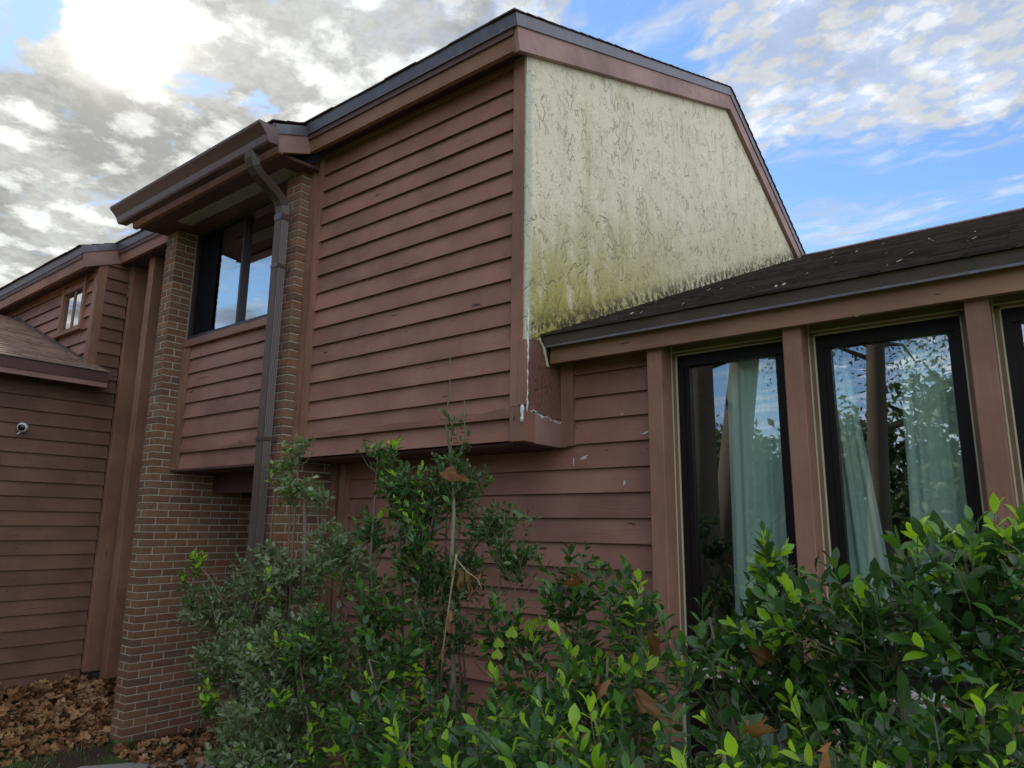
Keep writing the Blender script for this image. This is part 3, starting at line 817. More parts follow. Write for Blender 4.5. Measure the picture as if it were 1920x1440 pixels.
# upper window: frame > panes, blind
q = MB()
X0, X1, Z0, Z1 = -6.728, -4.905, 1.765, 2.925
q.box(X0, X1, 3.375, 3.45, Z0, Z0 + 0.045); q.box(X0, X1, 3.375, 3.45, Z1 - 0.05, Z1)
q.box(X0, X0 + 0.045, 3.375, 3.45, Z0 + 0.045, Z1 - 0.05); q.box(X1 - 0.045, X1, 3.375, 3.45, Z0 + 0.045, Z1 - 0.05)
q.box(-5.880, -5.850, 3.385, 3.44, Z0 + 0.045, Z1 - 0.05)
uw = part('window', q, M['bronze_mid'], house, 'upper sliding window, left half screened')
part('pane', MB().box(-6.683, -5.880, 3.418, 3.424, Z0 + 0.045, Z1 - 0.05), M['glass_up'], uw)
part('pane', MB().box(-5.850, X1 - 0.045, 3.426, 3.432, Z0 + 0.045, Z1 - 0.05), M['glass_up'], uw)
part('sash', MB().box(-6.683, -6.655, 3.40, 3.416, Z0 + 0.045, Z1 - 0.05).box(-6.655, -5.880, 3.40, 3.416, Z1 - 0.075, Z1 - 0.05), M['bronze'], uw)
part('insect_screen', MB().box(-6.655, -6.33, 3.402, 3.406, Z0 + 0.046, Z1 - 0.076), M['screen'], uw)
part('caulk_bead', MB().box(X0 - 0.004, X0 + 0.007, 3.366, 3.376, Z0, Z1).box(X0 + 0.007, X1, 3.366, 3.376, Z1 - 0.007, Z1 + 0.003), M['vent'], uw)
q = MB()
for k in range(5):
    q.box(-5.80, -4.96, 3.50, 3.53, 2.80 - 0.035 * k, 2.826 - 0.035 * k)
part('blind', q, M['blind'], uw)
q = MB().box(-6.73, -4.9, 4.55, 4.60, 0.5, 3.2).box(-6.735, -6.725, 3.62, 4.6, 0.5, 3.2).box(-4.91, -4.90, 3.62, 4.6, 0.5, 3.2).box(-6.73, -4.9, 3.62, 4.6, 3.15, 3.2).box(-6.73, -4.9, 3.62, 4.6, 0.5, 0.55)
part('inner_wall', q, M['interior'], house)
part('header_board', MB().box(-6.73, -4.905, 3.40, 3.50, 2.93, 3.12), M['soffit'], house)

# ---- main roof: deck, shingles, fascia, drip edges, rake boards
def top_z(y): return 3.200 + S * (y - 3.067)
def roof_deck(name, x0, x1, yf, ridge, yb, t=0.13, lift=0.0, mat='soffit', parent=house):
    zf = top_z(yf) - 0.012 + lift; zr = top_z(ridge) - 0.012 + lift
    zb = zr - 0.43 * (yb - ridge)
    q = MB().prism([(yf, zf), (ridge, zr), (yb, zb), (yb, zb - t), (ridge, zr - t), (yf, zf - t)], x0, x1, 'X')
    return part(name, q, M[mat], parent)
def courses(x0, x1, yf, ridge, yb, zfun, mat, parent, exposure=0.14, over=0.012, seed=0, tabs=0.32):
    """overlapping shingle courses seen mainly on edge"""
    rr = random.Random(seed)
    q = MB(); ln = math.hypot(1, S)
    dy = exposure / ln
    y = yf
    while y < ridge:
        z = zfun(y); y2 = min(y + dy * 1.5, ridge)
        x = x0 - over
        while x < x1 + over:
            xe = min(x + tabs * rr.uniform(0.8, 1.15), x1 + over)
            o = rr.uniform(-0.003, 0.003)
            d = rr.uniform(-0.006, 0.006)
            q.add([(x, y + d, z + 0.001 + o), (xe - 0.003, y + d, z + 0.001 + o), (xe - 0.003, y2, zfun(y2) + 0.001), (x, y2, zfun(y2) + 0.001),
                   (x, y + d, z + 0.013 + o), (xe - 0.003, y + d, z + 0.013 + o), (xe - 0.003, y2, zfun(y2) + 0.004), (x, y2, zfun(y2) + 0.004)],
                  [(0, 3, 2, 1), (4, 5, 6, 7), (0, 1, 5, 4), (1, 2, 6, 5), (2, 3, 7, 6), (3, 0, 4, 7)])
            x = xe
        y += dy
    zr = zfun(ridge)
    y = ridge
    while y < yb:
        za = zr - 0.43 * (y - ridge)
        y2 = min(y + dy, yb); zb = zr - 0.43 * (y2 - ridge)
        q.add([(x0 - over, y, za), (x1 + over, y, za), (x1 + over, y2 + 0.02, zb + 0.008), (x0 - over, y2 + 0.02, zb + 0.008),
               (x0 - over, y, za + 0.006), (x1 + over, y, za + 0.006), (x1 + over, y2 + 0.02, zb + 0.020), (x0 - over, y2 + 0.02, zb + 0.020)],
              [(0, 3, 2, 1), (4, 5, 6, 7), (0, 1, 5, 4), (1, 2, 6, 5), (2, 3, 7, 6), (3, 0, 4, 7)])
        y += dy
    return part('shingle', q, M[mat], parent, kind='stuff')
XR = -2.400
RID = 6.98
rf = roof_deck('roof', -4.54, XR - 0.03, 3.10, RID, 9.75)
rf['label'] = 'high gable roof with brown rake boards'
roof_deck('roof', -6.99, -4.545, 2.80, RID, 9.75)
courses(-6.96, -4.54, 2.765, RID, 9.75, top_z, 'shingle_top', rf, seed=1)
courses(-4.53, XR + 0.012, 3.055, RID, 9.75, top_z, 'shingle_top', rf, seed=2)
# fascia of main bay and its drip metal (a slight lean outwards at the top)
part('fascia', MB().prism([(3.133, 2.979), (3.168, 2.979), (3.150, 3.16), (3.100, 3.16)], -4.54, XR - 0.03, 'X'), M['trim_x'], house, 'fascia board with raised grain')
part('drip_edge', MB().prism([(3.090, 3.120), (3.098, 3.118), (3.080, 3.199), (3.067, 3.199)], -4.54, XR + 0.002, 'X').box(-4.54, XR, 3.086, 3.100, 3.114, 3.122), M['drip'], house)
# fascia of window section
part('fascia', MB().prism([(2.847, 2.850), (2.885, 2.850), (2.860, 3.02), (2.815, 3.02)], -6.985, -4.545, 'X'), M['trim_x'], house)
part('drip_edge', MB().prism([(2.806, 2.99), (2.814, 2.988), (2.796, 3.074), (2.783, 3.074)], -6.98, -4.540, 'X'), M['drip'], house)
# rake boards
def rake(x0, x1, ya, yb, z_lo, z_hi, mat, name, ridge=RID, back=None, label=None, cut=0.0):
    pts_lo = [(ya, z_lo)]
    pts_hi = [(ya - cut, z_hi)]
    if yb > ridge:
        zl = z_lo + S * (ridge - ya); zh = z_hi + S * (ridge - ya + cut)
        pts_lo += [(ridge, zl), (yb, zl - 0.43 * (yb - ridge))]
        pts_hi += [(ridge, zh), (yb, zh - 0.43 * (yb - ridge))]
    else:
        pts_lo += [(yb, z_lo + S * (yb - ya))]
        pts_hi += [(yb, z_hi + S * (yb - ya + cut))]
    q = MB().prism(pts_lo + pts_hi[::-1], x0, x1, 'X')
    return part(name, q, M[mat], house, label)
rake(XR - 0.045, XR, 3.140, 9.75, 2.968, 3.135, 'trim_y', 'rake_board', label='rake board along the cream stucco wall', cut=0.032)
rake(XC, XR - 0.047, 3.150, 9.70, 2.975, 3.05, 'soffit', 'rake_trim')
rake(XR + 0.002, XR + 0.012, 3.098, 9.77, 3.118, 3.200, 'drip', 'drip_edge', cut=0.020)
rake(-4.585, -4.540, 2.852, 3.132, 2.852, 3.005, 'trim_y', 'rake_board', cut=0.030)
rake(-4.538, -4.530, 2.812, 3.090, 2.990, 3.066, 'drip', 'drip_edge', cut=0.020)
# sloped soffits
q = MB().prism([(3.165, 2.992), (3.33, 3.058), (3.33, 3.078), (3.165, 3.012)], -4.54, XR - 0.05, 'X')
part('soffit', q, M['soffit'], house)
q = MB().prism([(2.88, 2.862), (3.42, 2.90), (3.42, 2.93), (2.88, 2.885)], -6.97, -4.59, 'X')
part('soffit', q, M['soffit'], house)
q = MB().prism([(3.04, 2.866), (3.185, 2.877), (3.185, 2.885), (3.04, 2.878)], -6.50, -4.76, 'X')
part('soffit_vent', q, M['vent'], house, 'pale strip vent under the window eave')

# gutter along the window eave (ogee profile), end caps
prof = [(2.812, 2.880), (2.735, 2.872), (2.722, 2.885), (2.705, 2.93), (2.672, 2.965), (2.640, 2.995), (2.633, 3.012), (2.640, 3.016), (2.655, 3.010), (2.672, 2.99)]
inner = [(2.70, 2.958), (2.722, 2.925), (2.738, 2.890), (2.812, 2.893)]
q = MB().prism(prof + inner, -7.045, -4.505, 'X')
q.prism([(2.812, 2.880), (2.735, 2.872), (2.722, 2.885), (2.705, 2.93), (2.672, 2.965), (2.640, 2.995), (2.640, 3.016), (2.812, 3.016)], -7.048, -7.044, 'X')
q.prism([(2.812, 2.880), (2.735, 2.872), (2.722, 2.885), (2.705, 2.93), (2.672, 2.965), (2.640, 2.995), (2.640, 3.016), (2.812, 3.016)], -4.506, -4.502, 'X')
gt = part('gutter', q, M['gutter'], house)
part('drip_edge', MB().box(-7.03, -4.52, 2.780, 2.815, 3.018, 3.026), M['drip'], house)

# downspout: gooseneck from the gutter back to the pillar, then straight down
def spout(path, w=0.088, d=0.072, name='downspout'):
    q = MB()
    prof = []
    # ribbed rectangle
    nrib = 5
    for i in range(nrib * 2 + 1):
        prof.append((-w / 2 + w * i / (nrib * 2), -d / 2 + (0.005 if i % 2 else 0)))
    for i in range(1, nrib * 2):
        prof.append((w / 2 - (0.004 if i % 2 else 0), -d / 2 + d * i / (nrib * 2)))
    prof += [(w / 2, d / 2), (-w / 2, d / 2)]
    for i in range(nrib * 2 - 1, 0, -1):
        prof.append((-w / 2 + (0.004 if i % 2 else 0), -d / 2 + d * i / (nrib * 2)))
    n = len(prof); vs = []
    for i, p in enumerate(path):
        p = Vector(p)
        t = (Vector(path[min(i + 1, len(path) - 1)]) - Vector(path[max(i - 1, 0)])).normalized()
        xa = Vector((1, 0, 0)); xa = (xa - t * xa.dot(t)).normalized()
        ya = xa.cross(t).normalized()
        if ya.y < 0 and abs(ya.y) > 0.05 or (abs(ya.y) <= 0.05 and ya.z < 0): ya = -ya
        for a, b in prof:
            vs.append(p + xa * a + ya * b)
    fs = [(i * n + k, i * n + (k + 1) % n, (i + 1) * n + (k + 1) % n, (i + 1) * n + k) for i in range(len(path) - 1) for k in range(n)]
    fs += [tuple(range(n)), tuple((len(path) - 1) * n + k for k in range(n))]
    q.add(vs, fs)
    return q
neck = [(-4.765, 2.752, 2.885), (-4.765, 2.755, 2.83), (-4.768, 2.775, 2.775), (-4.772, 2.815, 2.735), (-4.780, 2.87, 2.705), (-4.785, 2.93, 2.675), (-4.79, 2.99, 2.645), (-4.795, 3.045, 2.605), (-4.80, 3.078, 2.555), (-4.80, 3.088, 2.49)]
ds = part('downspout', spout(neck + [(-4.80, 3.09, 1.5), (-4.80, 3.09, 0.3), (-4.80, 3.09, -1.85)]), M['spout'], house)
q = MB()
for zz in (2.02, 0.62, -0.6):
    q.box(-4.850, -4.750, 3.049, 3.053, zz, zz + 0.028); q.box(-4.753, -4.749, 3.05, 3.17, zz, zz + 0.028)
part('strap', q, M['spout'], ds)
q = MB()
for i, p in enumerate(neck[2:9]):
    pass
q.box(-4.849, -4.751, 3.048, 3.132, 2.43, 2.48)
part('collar', q, M['spout'], ds)

# ---- window wing
WX1 = 2.75
q = MB().prism([(3.52, wing_z(3.52) - 0.02), (9.55, wing_z(9.55) - 0.02), (15.5, wing_z(9.55) - 2.4), (15.5, wing_z(9.55) - 2.55), (9.55, wing_z(9.55) - 0.20), (3.56, wing_z(3.56) - 0.16)], XC + 0.002, WX1 + 0.2, 'X')
wr = part('roof', q, M['core'], house, 'low dark shingled roof of the window wing')
# shingle tabs: objects for the nearest, the rest joined
ang = math.atan(0.405)
tabL, tabE = 0.318, 0.130
def tab_mesh(w, mat, wob):
    q = MB(); e = tabE * 1.45
    ca, sa = math.cos(ang), math.sin(ang)
    def pt(x, s_, h): return (x, s_ * ca - h * sa, s_ * sa + h * ca)
    q.add([pt(0, wob, 0.001), pt(w, -wob, 0.001), pt(w, e, 0.0), pt(0, e, 0.0), pt(0, wob, 0.015), pt(w, -wob, 0.013), pt(w, e, 0.003), pt(0, e, 0.003)],
          [(0, 3, 2, 1), (4, 5, 6, 7), (0, 1, 5, 4), (1, 2, 6, 5), (2, 3, 7, 6), (3, 0, 4, 7)])
    return q
tabs = []
rows = int((9.52 - 3.44) / (tabE * math.cos(ang)))
for r in range(rows):
    y = 3.435 + r * tabE * math.cos(ang)
    x = XC + 0.004 - (0.16 if r % 2 else 0.0)
    while x < WX1 + 0.2:
        xa = max(x, XC + 0.004); xe = min(x + tabL, WX1 + 0.2)
        if xe - xa > 0.02: tabs.append((xa, xe - 0.006, y, wing_z(y) - 0.008 + random.uniform(0, 0.003)))
        x += tabL
inview = [t for t in tabs if t[0] < 0.1 and t[2] < 3.435 + 36 * tabE * math.cos(ang)]
inview.sort(key=lambda t: t[2])
single = inview[:296]; rest = [t for t in tabs if t not in set(single)]
cache = {}
for xa, xb, y, z in single:
    key = (round(xb - xa, 3), random.randint(0, 2))
    if key not in cache:
        cache[key] = tab_mesh(xb - xa, 'shingle_dark', (-0.004, 0.0, 0.004)[key[1]]).mesh('shingle', M['shingle_dark'], z_shift=0)
    link('shingle', cache[key], wr, (xa, y, z + ZO))
q = MB()
for xa, xb, y, z in rest:
    t = tab_mesh(xb - xa, None, random.choice((-0.003, 0, 0.003)))
    q.add([(a + xa, b + y, c + z) for a, b, c in t.v], t.f)
part('shingle', q, M['shingle_dark'], wr, kind='stuff')
q = MB(); rd = random.Random(4)
for k in range(70):
    x = rd.uniform(XC + 0.05, 0.4); y = 3.5 + rd.random() ** 1.6 * 4.5; a = rd.uniform(0, 6.28); l_ = rd.uniform(.01, .035)
    z = wing_z(y) + 0.012
    dx, dy = math.cos(a) * l_, math.sin(a) * l_
    q.add([(x, y, z), (x + dx, y + dy, z + .405 * dy + .006), (x + dx - dy * .4, y + dy + dx * .4, z + .405 * (dy + dx * .4) + .012), (x - dy * .3, y + dx * .3, z + .405 * dx * .3 + .004)], [(0, 1, 2, 3)])
part('roof_debris', q, M['vent_debris'], wr, kind='stuff')
# ridge caps
q = MB(); x = XC + 0.01
while x < WX1 + 0.2:
    q.prism([(9.42, wing_z(9.42) + 0.01), (9.55, wing_z(9.55) + 0.02), (9.68, wing_z(9.55) - 0.035), (9.68, wing_z(9.55) - 0.02), (9.55, wing_z(9.55) + 0.036), (9.42, wing_z(9.42) + 0.022)], x, x + 0.20, 'X')
    x += 0.19
part('ridge_cap', q, M['shingle_top'], wr, kind='stuff')
part('drip_edge', MB().prism([(3.474, 1.100), (3.482, 1.100), (3.470, 1.158), (3.458, 1.158)], XC + 0.004, WX1 + 0.2, 'X'), M['drip_dark'], house, 'stained dark drip edge of the wing')
part('drip_lip', MB().prism([(3.466, 1.088), (3.488, 1.088), (3.488, 1.101), (3.470, 1.101)], XC + 0.010, WX1 + 0.2, 'X'), M['drip'], house)
fb = part('fascia', MB().box(XC + 0.02, WX1 + 0.2, 3.520, 3.556, 0.996, 1.115), M['fascia_wing'], house, 'plain brown fascia over the tall windows')
# knot and notch in the fascia
for kx, kz, r_ in ((-2.33, 1.072, 0.010), (-0.665, 1.006, 0.016)):
    q = MB().tube([(kx, 3.520, kz), (kx, 3.5165, kz)], r_, 12)
    part('knot', q, M['header'], fb)
part('header_board', MB().box(-1.79, WX1, 3.705, 3.76, 1.000, 1.24), M['header'], house)
posts = [(-1.790, -1.699), (-1.029, -0.938), (-0.242, -0.148), (0.545, 0.637), (1.330, 1.422), (2.115, 2.207)]
for a, b in posts:
    q = MB().bbox_bevel(a, b, 3.570, 3.720, -1.95, 1.13, 0.004)
    part('post', q, M['trim_z'], house)
spans = [(posts[i][1], posts[i + 1][0]) for i in range(5)]
for i, (a, b) in enumerate(spans):
    q = MB()
    for zt, zb in ((0.975, -0.690), (-0.765, -1.80)):
        xa, xb = a + 0.033, b - 0.030
        q.box(xa, xb, 3.712, 3.760, zt - 0.064, zt); q.box(xa, xb, 3.712, 3.760, zb, zb + 0.058)
        q.box(xa, xa + 0.034, 3.712, 3.760, zb + 0.058, zt - 0.064); q.box(xb - 0.028, xb, 3.712, 3.760, zb + 0.058, zt - 0.064)
        q.box(xa + 0.034, xa + 0.066, 3.724, 3.765, zb + 0.058, zt - 0.064); q.box(xb - 0.056, xb - 0.028, 3.724, 3.765, zb + 0.058, zt - 0.064)
    wn_ = part('window', q, M['bronze'], house, ('narrow left window of the wing', 'middle window of the wing', 'right window of the wing cut by the frame', None, None)[i])
    for zt, zb in ((0.975, -0.690), (-0.765, -1.80)):
        part('pane', MB().box(a + 0.099, b - 0.086, 3.745, 3.751, zb + 0.058, zt - 0.064), M['glass'], wn_)
    # tan stop between two pale caulk lines
    q = MB()
    q.box(a + 0.007, a + 0.026, 3.700, 3.720, -0.690, 0.990); q.box(b - 0.024, b - 0.006, 3.700, 3.720, -0.690, 0.990)
    q.box(a + 0.007, b - 0.006, 3.700, 3.720, 0.982, 0.994)
    part('window_stop', q, M['stop'], wn_)
    q = MB()
    q.box(a + 0.0005, a + 0.007, 3.697, 3.719, -1.9, 1.10); q.box(a + 0.026, a + 0.0325, 3.702, 3.716, -0.690, 0.982)
    q.box(b - 0.006, b - 0.0005, 3.698, 3.719, -1.9, 1.10); q.box(b - 0.0305, b - 0.024, 3.702, 3.716, -0.690, 0.982)
    q.box(a + 0.007, b - 0.006, 3.694, 3.706, 0.994, 1.000); q.box(a + 0.026, b - 0.024, 3.702, 3.716, 0.975, 0.981)
    part('caulk_bead', q, M['caulk'], wn_)
    q = MB().box(a + 0.007, b - 0.006, 3.680, 3.725, -0.722, -0.692).box(a + 0.007, b - 0.006, 3.672, 3.700, -0.755, -0.740)
    part('window_sill', q, M['sill'], wn_)
    part('sill_board', MB().box(a + 0.001, b - 0.001, 3.690, 3.74, -0.764, -0.724), M['trim_x'], wn_)
    part('base_panel', MB().box(a + 0.001, b - 0.001, 3.700, 3.74, -1.97, -1.802), M['trim_x'], wn_)
# room behind the wing windows
q = MB().box(XC + 0.01, WX1, 7.0, 7.06, -1.97, 1.3).box(XC + 0.01, WX1, 3.78, 7.0, -1.97, -1.92).box(XC + 0.01, WX1, 3.80, 7.0, 1.16, 1.20)
q.box(XC + 0.005, XC + 0.05, 3.80, 7.0, -1.97, 1.16).box(WX1, WX1 + 0.1, 3.60, 9.0, -1.97, 1.3)
part('inner_wall', q, M['interior'], house)

# curtains hang inside: things of their own
def curtain(x0t, x1t, x0b, x1b, label, seed):
    rr = random.Random(seed)
    q = MB(); nx_, nz_ = 40, 14
    ph = rr.uniform(0, 6)
    for j in range(nz_ + 1):
        t = j / nz_
        z = 1.08 - t * 2.9
        xa = x0t + (x0b - x0t) * t ** 0.8; xb = x1t + (x1b - x1t) * t ** 0.8
        for i in range(nx_ + 1):
            u = i / nx_
            q.v.append((xa + (xb - xa) * u, 3.86 + 0.022 * math.sin(u * 19 + ph) * (0.5 + 0.5 * t) + 0.012 * math.sin(u * 43 + ph * 2 + t), z))
    for j in range(nz_):
        for i in range(nx_):
            k = j * (nx_ + 1) + i
            q.f.append((k, k + 1, k + nx_ + 2, k + nx_ + 1)); q.mi.append(0)
    return solo('curtain', q, M['curtain'], ((x0b + x1b) / 2, 3.86, -1.8), label, 'curtain', 'sage curtains inside the wing windows', smooth=True)
curtain(-1.435, -0.98, -1.475, -0.98, 'pale sage curtain filling the right part of the narrow left window', 1)
curtain(-1.80, -1.665, -1.80, -1.67, 'thin sliver of sage curtain at the left edge of the narrow left window', 5)
curtain(-0.98, -0.83, -0.98, -0.54, 'sage curtain drawn aside in a slanting fold, left half of the middle window', 2)
curtain(-0.55, -0.18, -0.61, -0.18, 'straight sage curtain at the right half of the middle window', 3)
curtain(-0.16, 0.30, -0.16, 0.30, 'sage curtain in the window cut off by the right edge', 4)

# ------------------------------------------------------------------ neighbouring townhouse on the left
nb = thing('townhouse', (-9.5, 3.4, -1.75), 'neighbouring brown townhouse on the left with a low shingle roof and small high window', 'house')
XW = -8.385
w = part('siding_wall', MB().box(XW - 0.2, XW - 0.014, -3.0, 3.44, -1.97, 1.60).box(XW - 0.2, XW - 0.014, 3.15, 3.44, 1.60, 2.98), M['core'], nb, 'brown lap-sided flank wall facing the lawn, colour darkened for shade')
bot = [1.126 - 0.147 * k for k in range(20)][::-1] + [1.273, 1.420]
planks_y(w, -3.0, 3.445, XW, bot)
planks_y(w, 3.20, 3.445, XW + 0.001, [1.567 + 0.147 * k for k in range(10)])
part('foundation_board', MB().box(XW - 0.05, XW + 0.012, -3.0, 3.45, -2.0, -1.825), M['trim_y'], nb)
# bay front with the small window
YN = 3.155
w = part('siding_wall', MB().box(-12.5, XW - 0.012, YN + 0.014, 3.44, 1.3, 2.98), M['core'], nb, 'upper front wall of the neighbouring house')
zz = [1.42 + 0.147 * k for k in range(11)]
planks_x(w, -12.5, -9.335, YN, zz); 
low_b = [z for z in zz if z + 0.147 < 2.21]
planks_x(w, -9.335, -8.74, YN, low_b, top_h=0.2)
planks_x(w, -9.335, -8.74, YN, [z for z in zz if z > 2.72], top_h=0.147)
planks_x(w, -8.74, -8.485, YN, zz)
part('corner_board', MB().box(-8.485, XW + 0.010, 3.112, 3.205, 1.60, 2.93), M['trim_z'], nb)
q = MB().box(-9.375, -9.315, 3.11, 3.16, 2.16, 2.80).box(-8.765, -8.705, 3.11, 3.16, 2.16, 2.82).box(-9.315, -8.765, 3.115, 3.16, 2.69, 2.75)
q.box(-9.05, -9.01, 3.13, 3.16, 2.21, 2.69)
nw = part('window', q, M['trim_z'], nb, 'small high window over the low roof')
part('window_sill', MB().box(-9.42, -8.66, 3.085, 3.16, 2.155, 2.205), M['trim_x'], nw)
part('pane', MB().box(-9.315, -9.05, 3.145, 3.150, 2.205, 2.69), M['glass_up'], nw)
part('pane', MB().box(-9.01, -8.765, 3.140, 3.145, 2.205, 2.69), M['glass_up'], nw)
# tall standing boards in the entry slot and the slot's back wall
for (xa, xb), yb_ in (((-8.372, -8.300), 3.62), ((-7.925, -7.800), 3.75)):
    part('standing_board', MB().bbox_bevel(xa, xb, 3.452, yb_, -1.555, 2.95, 0.004), M['trim_z'], nb)
part('standing_board', MB().box(-8.372, -8.24, 3.52, 3.60, -1.93, -1.58), M['core'], nb)
w = part('siding_wall', MB().box(-8.40, -6.95, 3.79, 3.94, -1.97, 0.30), M['core'], nb, 'narrow siding at the back of the slot')
planks_x(w, -8.40, -6.955, 3.775, [-1.95 + 0.147 * k for k in range(14)], top_h=0.14)
part('slot_panel', MB().box(-8.40, -6.955, 3.80, 3.94, 0.26, 3.1), M['core'], nb)
# its roof line
def ntop(y): return 3.015 + S * (y - 2.885)
q = MB().prism([(2.92, ntop(2.92) - 0.012), (RID, ntop(RID) - 0.012), (9.5, ntop(RID) - 1.05), (9.5, ntop(RID) - 1.2), (RID, ntop(RID) - 0.14), (2.92, ntop(2.92) - 0.14)], -13.5, XW - 0.0, 'X')
nr = part('roof', q, M['soffit'], nb)
q = MB().prism([(3.28, ntop(3.28) - 0.012), (RID, ntop(RID) - 0.012), (9.5, ntop(RID) - 1.05), (9.5, ntop(RID) - 1.2), (RID, ntop(RID) - 0.14), (3.28, ntop(3.28) - 0.14)], XW + 0.001, -6.96, 'X')
part('roof', q, M['soffit'], nb)
courses(-13.5, XW + 0.03, 2.865, RID, 9.5, ntop, 'shingle_top', nr, seed=5)
courses(XW + 0.03, -6.97, 3.235, RID, 9.5, ntop, 'shingle_top', nr, seed=6)
part('fascia', MB().prism([(2.952, 2.790), (2.99, 2.790), (2.972, 2.955), (2.922, 2.955)], -13.5, XW + 0.02, 'X'), M['trim_x'], nb)
part('drip_edge', MB().prism([(2.912, 2.940), (2.920, 2.940), (2.900, 3.010), (2.888, 3.010)], -13.5, XW + 0.055, 'X'), M['drip'], nb)
part('fascia', MB().prism([(3.312, 2.936), (3.35, 2.936), (3.332, 3.095), (3.285, 3.095)], XW + 0.02, -6.952, 'X'), M['trim_x'], nb)
part('drip_edge', MB().prism([(3.272, 3.085), (3.280, 3.085), (3.262, 3.165), (3.250, 3.165)], XW + 0.04, -6.952, 'X'), M['drip'], nb)
q = MB().prism([(2.955, 2.792), (3.345, 2.952), (3.315, 3.110), (2.922, 2.950)], XW - 0.02, XW + 0.03, 'X')
part('rake_board', q, M['trim_y'], nb)
q = MB().prism([(2.908, 2.946), (3.29, 3.103), (3.265, 3.175), (2.885, 3.018)], XW + 0.031, XW + 0.040, 'X')
part('drip_edge', q, M['drip'], nb)
part('soffit', MB().prism([(2.985, 2.80), (3.18, 2.86), (3.18, 2.885), (2.985, 2.825)], -13.5, XW, 'X'), M['soffit'], nb)
part('soffit', MB().prism([(3.345, 2.945), (3.95, 3.0), (3.95, 3.03), (3.345, 2.97)], XW, -6.955, 'X'), M['soffit'], nb)

# low shingle roof that climbs to the left
def lz(x): return 1.600 + 0.375 * (-8.07 - x)
XE, XT = -8.07, -10.95
q = MB().prism([(XE, lz(XE) - 0.02), (XT, lz(XT) - 0.02), (-13.6, lz(XT) - 1.0), (-13.6, lz(XT) - 1.1), (XT, lz(XT) - 0.14), (XE, lz(XE) - 0.12)], -3.0, 3.105, 'Y')
q.prism([(XE, lz(XE) - 0.02), (XW + 0.02, lz(XW) - 0.02), (XW + 0.02, lz(XW) - 0.12), (XE, lz(XE) - 0.12)], 3.106, 3.235, 'Y')
lr = part('roof', q, M['soffit'], nb, 'low brown shingle roof climbing to the left')
ang2 = math.atan(0.375); ca2, sa2 = math.cos(ang2), math.sin(ang2)
def tab2(w, wob):
    q = MB(); e = 0.130 * 1.45
    def pt(y, s_, h): return (-s_ * ca2 + h * sa2, y, s_ * sa2 + h * ca2)
    q.add([pt(0, wob, 0.001), pt(w, -wob, 0.001), pt(w, e, 0), pt(0, e, 0), pt(0, wob, 0.012), pt(w, -wob, 0.011), pt(w, e, 0.003), pt(0, e, 0.003)],
          [(0, 1, 2, 3), (4, 7, 6, 5), (0, 4, 5, 1), (1, 5, 6, 2), (2, 6, 7, 3), (3, 7, 4, 0)])
    return q
tabs = []
r = 0
while XE - r * 0.130 * ca2 > XT:
    x = XE + 0.012 - r * 0.130 * ca2
    y = -3.0 + (0.16 if r % 2 else 0)
    yend = 3.235 if x > XW + 0.0 else 3.118
    while y < yend:
        ye = min(y + tabL, yend)
        if ye - y > 0.03: tabs.append((x, y, ye - 0.004, lz(x) - 0.006))
        y += tabL
    r += 1
tabs.sort(key=lambda t: (t[1] < 1.2, -t[1]))
single = tabs[:230]; rest = tabs[230:]
cache = {}
for x, ya, ye, z in single:
    key = (round(ye - ya, 3), random.randint(0, 2))
    if key not in cache:
        cache[key] = tab2(ye - ya, (-0.005, 0, 0.005)[key[1]]).mesh('shingle', M['shingle_brown'], z_shift=0)
    link('shingle', cache[key], lr, (x + random.uniform(-.003, .003), ya, z + ZO))
q = MB()
for x, ya, ye, z in rest:
    t = tab2(ye - ya, 0.002)
    q.add([(a + x, b + ya, c + z) for a, b, c in t.v], t.f)
part('shingle', q, M['shingle_brown'], lr, kind='stuff')
part('fascia', MB().box(XE - 0.05, XE - 0.012, -3.0, 3.232, 1.425, 1.560), M['trim_y'], nb)
part('drip_edge', MB().box(XE - 0.011, XE - 0.003, -3.0, 3.235, 1.530, 1.585), M['drip_dark'], nb)
part('soffit', MB().box(XW, XE - 0.052, -3.0, 3.230, 1.440, 1.455), M['soffit'], nb)
part('roof_flashing', MB().box(XT, -9.45, 3.06, 3.125, 2.50, 2.66) if False else MB().prism([(XT, lz(XT)), (XW, lz(XW)), (XW, lz(XW) + 0.03), (XT, lz(XT) + 0.03)], 3.118, 3.132, 'Y'), M['drip_dark'], nb)

# round white camera on the flank wall
cm = thing('security_camera', (XW + 0.02, 2.58, 0.93), 'small round white security camera with a black face on the left flank wall', 'security camera')
cx, cy, cz = XW + 0.075, 2.575, 0.930
q = MB()
def sphere(q, c, r, axis, n=16, m_=9, squash=1.0, a0=0.0, a1=math.pi):
    ax = Vector(axis).normalized(); e1 = ax.cross(Vector((0, 0, 1))).normalized(); e2 = ax.cross(e1)
    vs = []
    for i in range(m_ + 1):
        a = a0 + (a1 - a0) * i / m_
        for k in range(n):
            t = 2 * math.pi * k / n
            vs.append(Vector(c) + ax * (r * squash * math.cos(a)) + (e1 * math.cos(t) + e2 * math.sin(t)) * (r * math.sin(a) + 1e-5))
    fs = [(i * n + k, i * n + (k + 1) % n, (i + 1) * n + (k + 1) % n, (i + 1) * n + k) for i in range(m_) for k in range(n)]
    q.add(vs, fs)
face = Vector((0.80, -0.55, -0.18)).normalized()
sphere(q, (cx, cy, cz), 0.050, face, squash=0.75, a0=0.25)
part('body', q, M['plastic_white'], cm, smooth=True)
q = MB(); sphere(q, Vector((cx, cy, cz)) + face * 0.012, 0.040, face, squash=0.72, a1=1.5)
part('lens', q, M['lens_black'], cm, smooth=True)
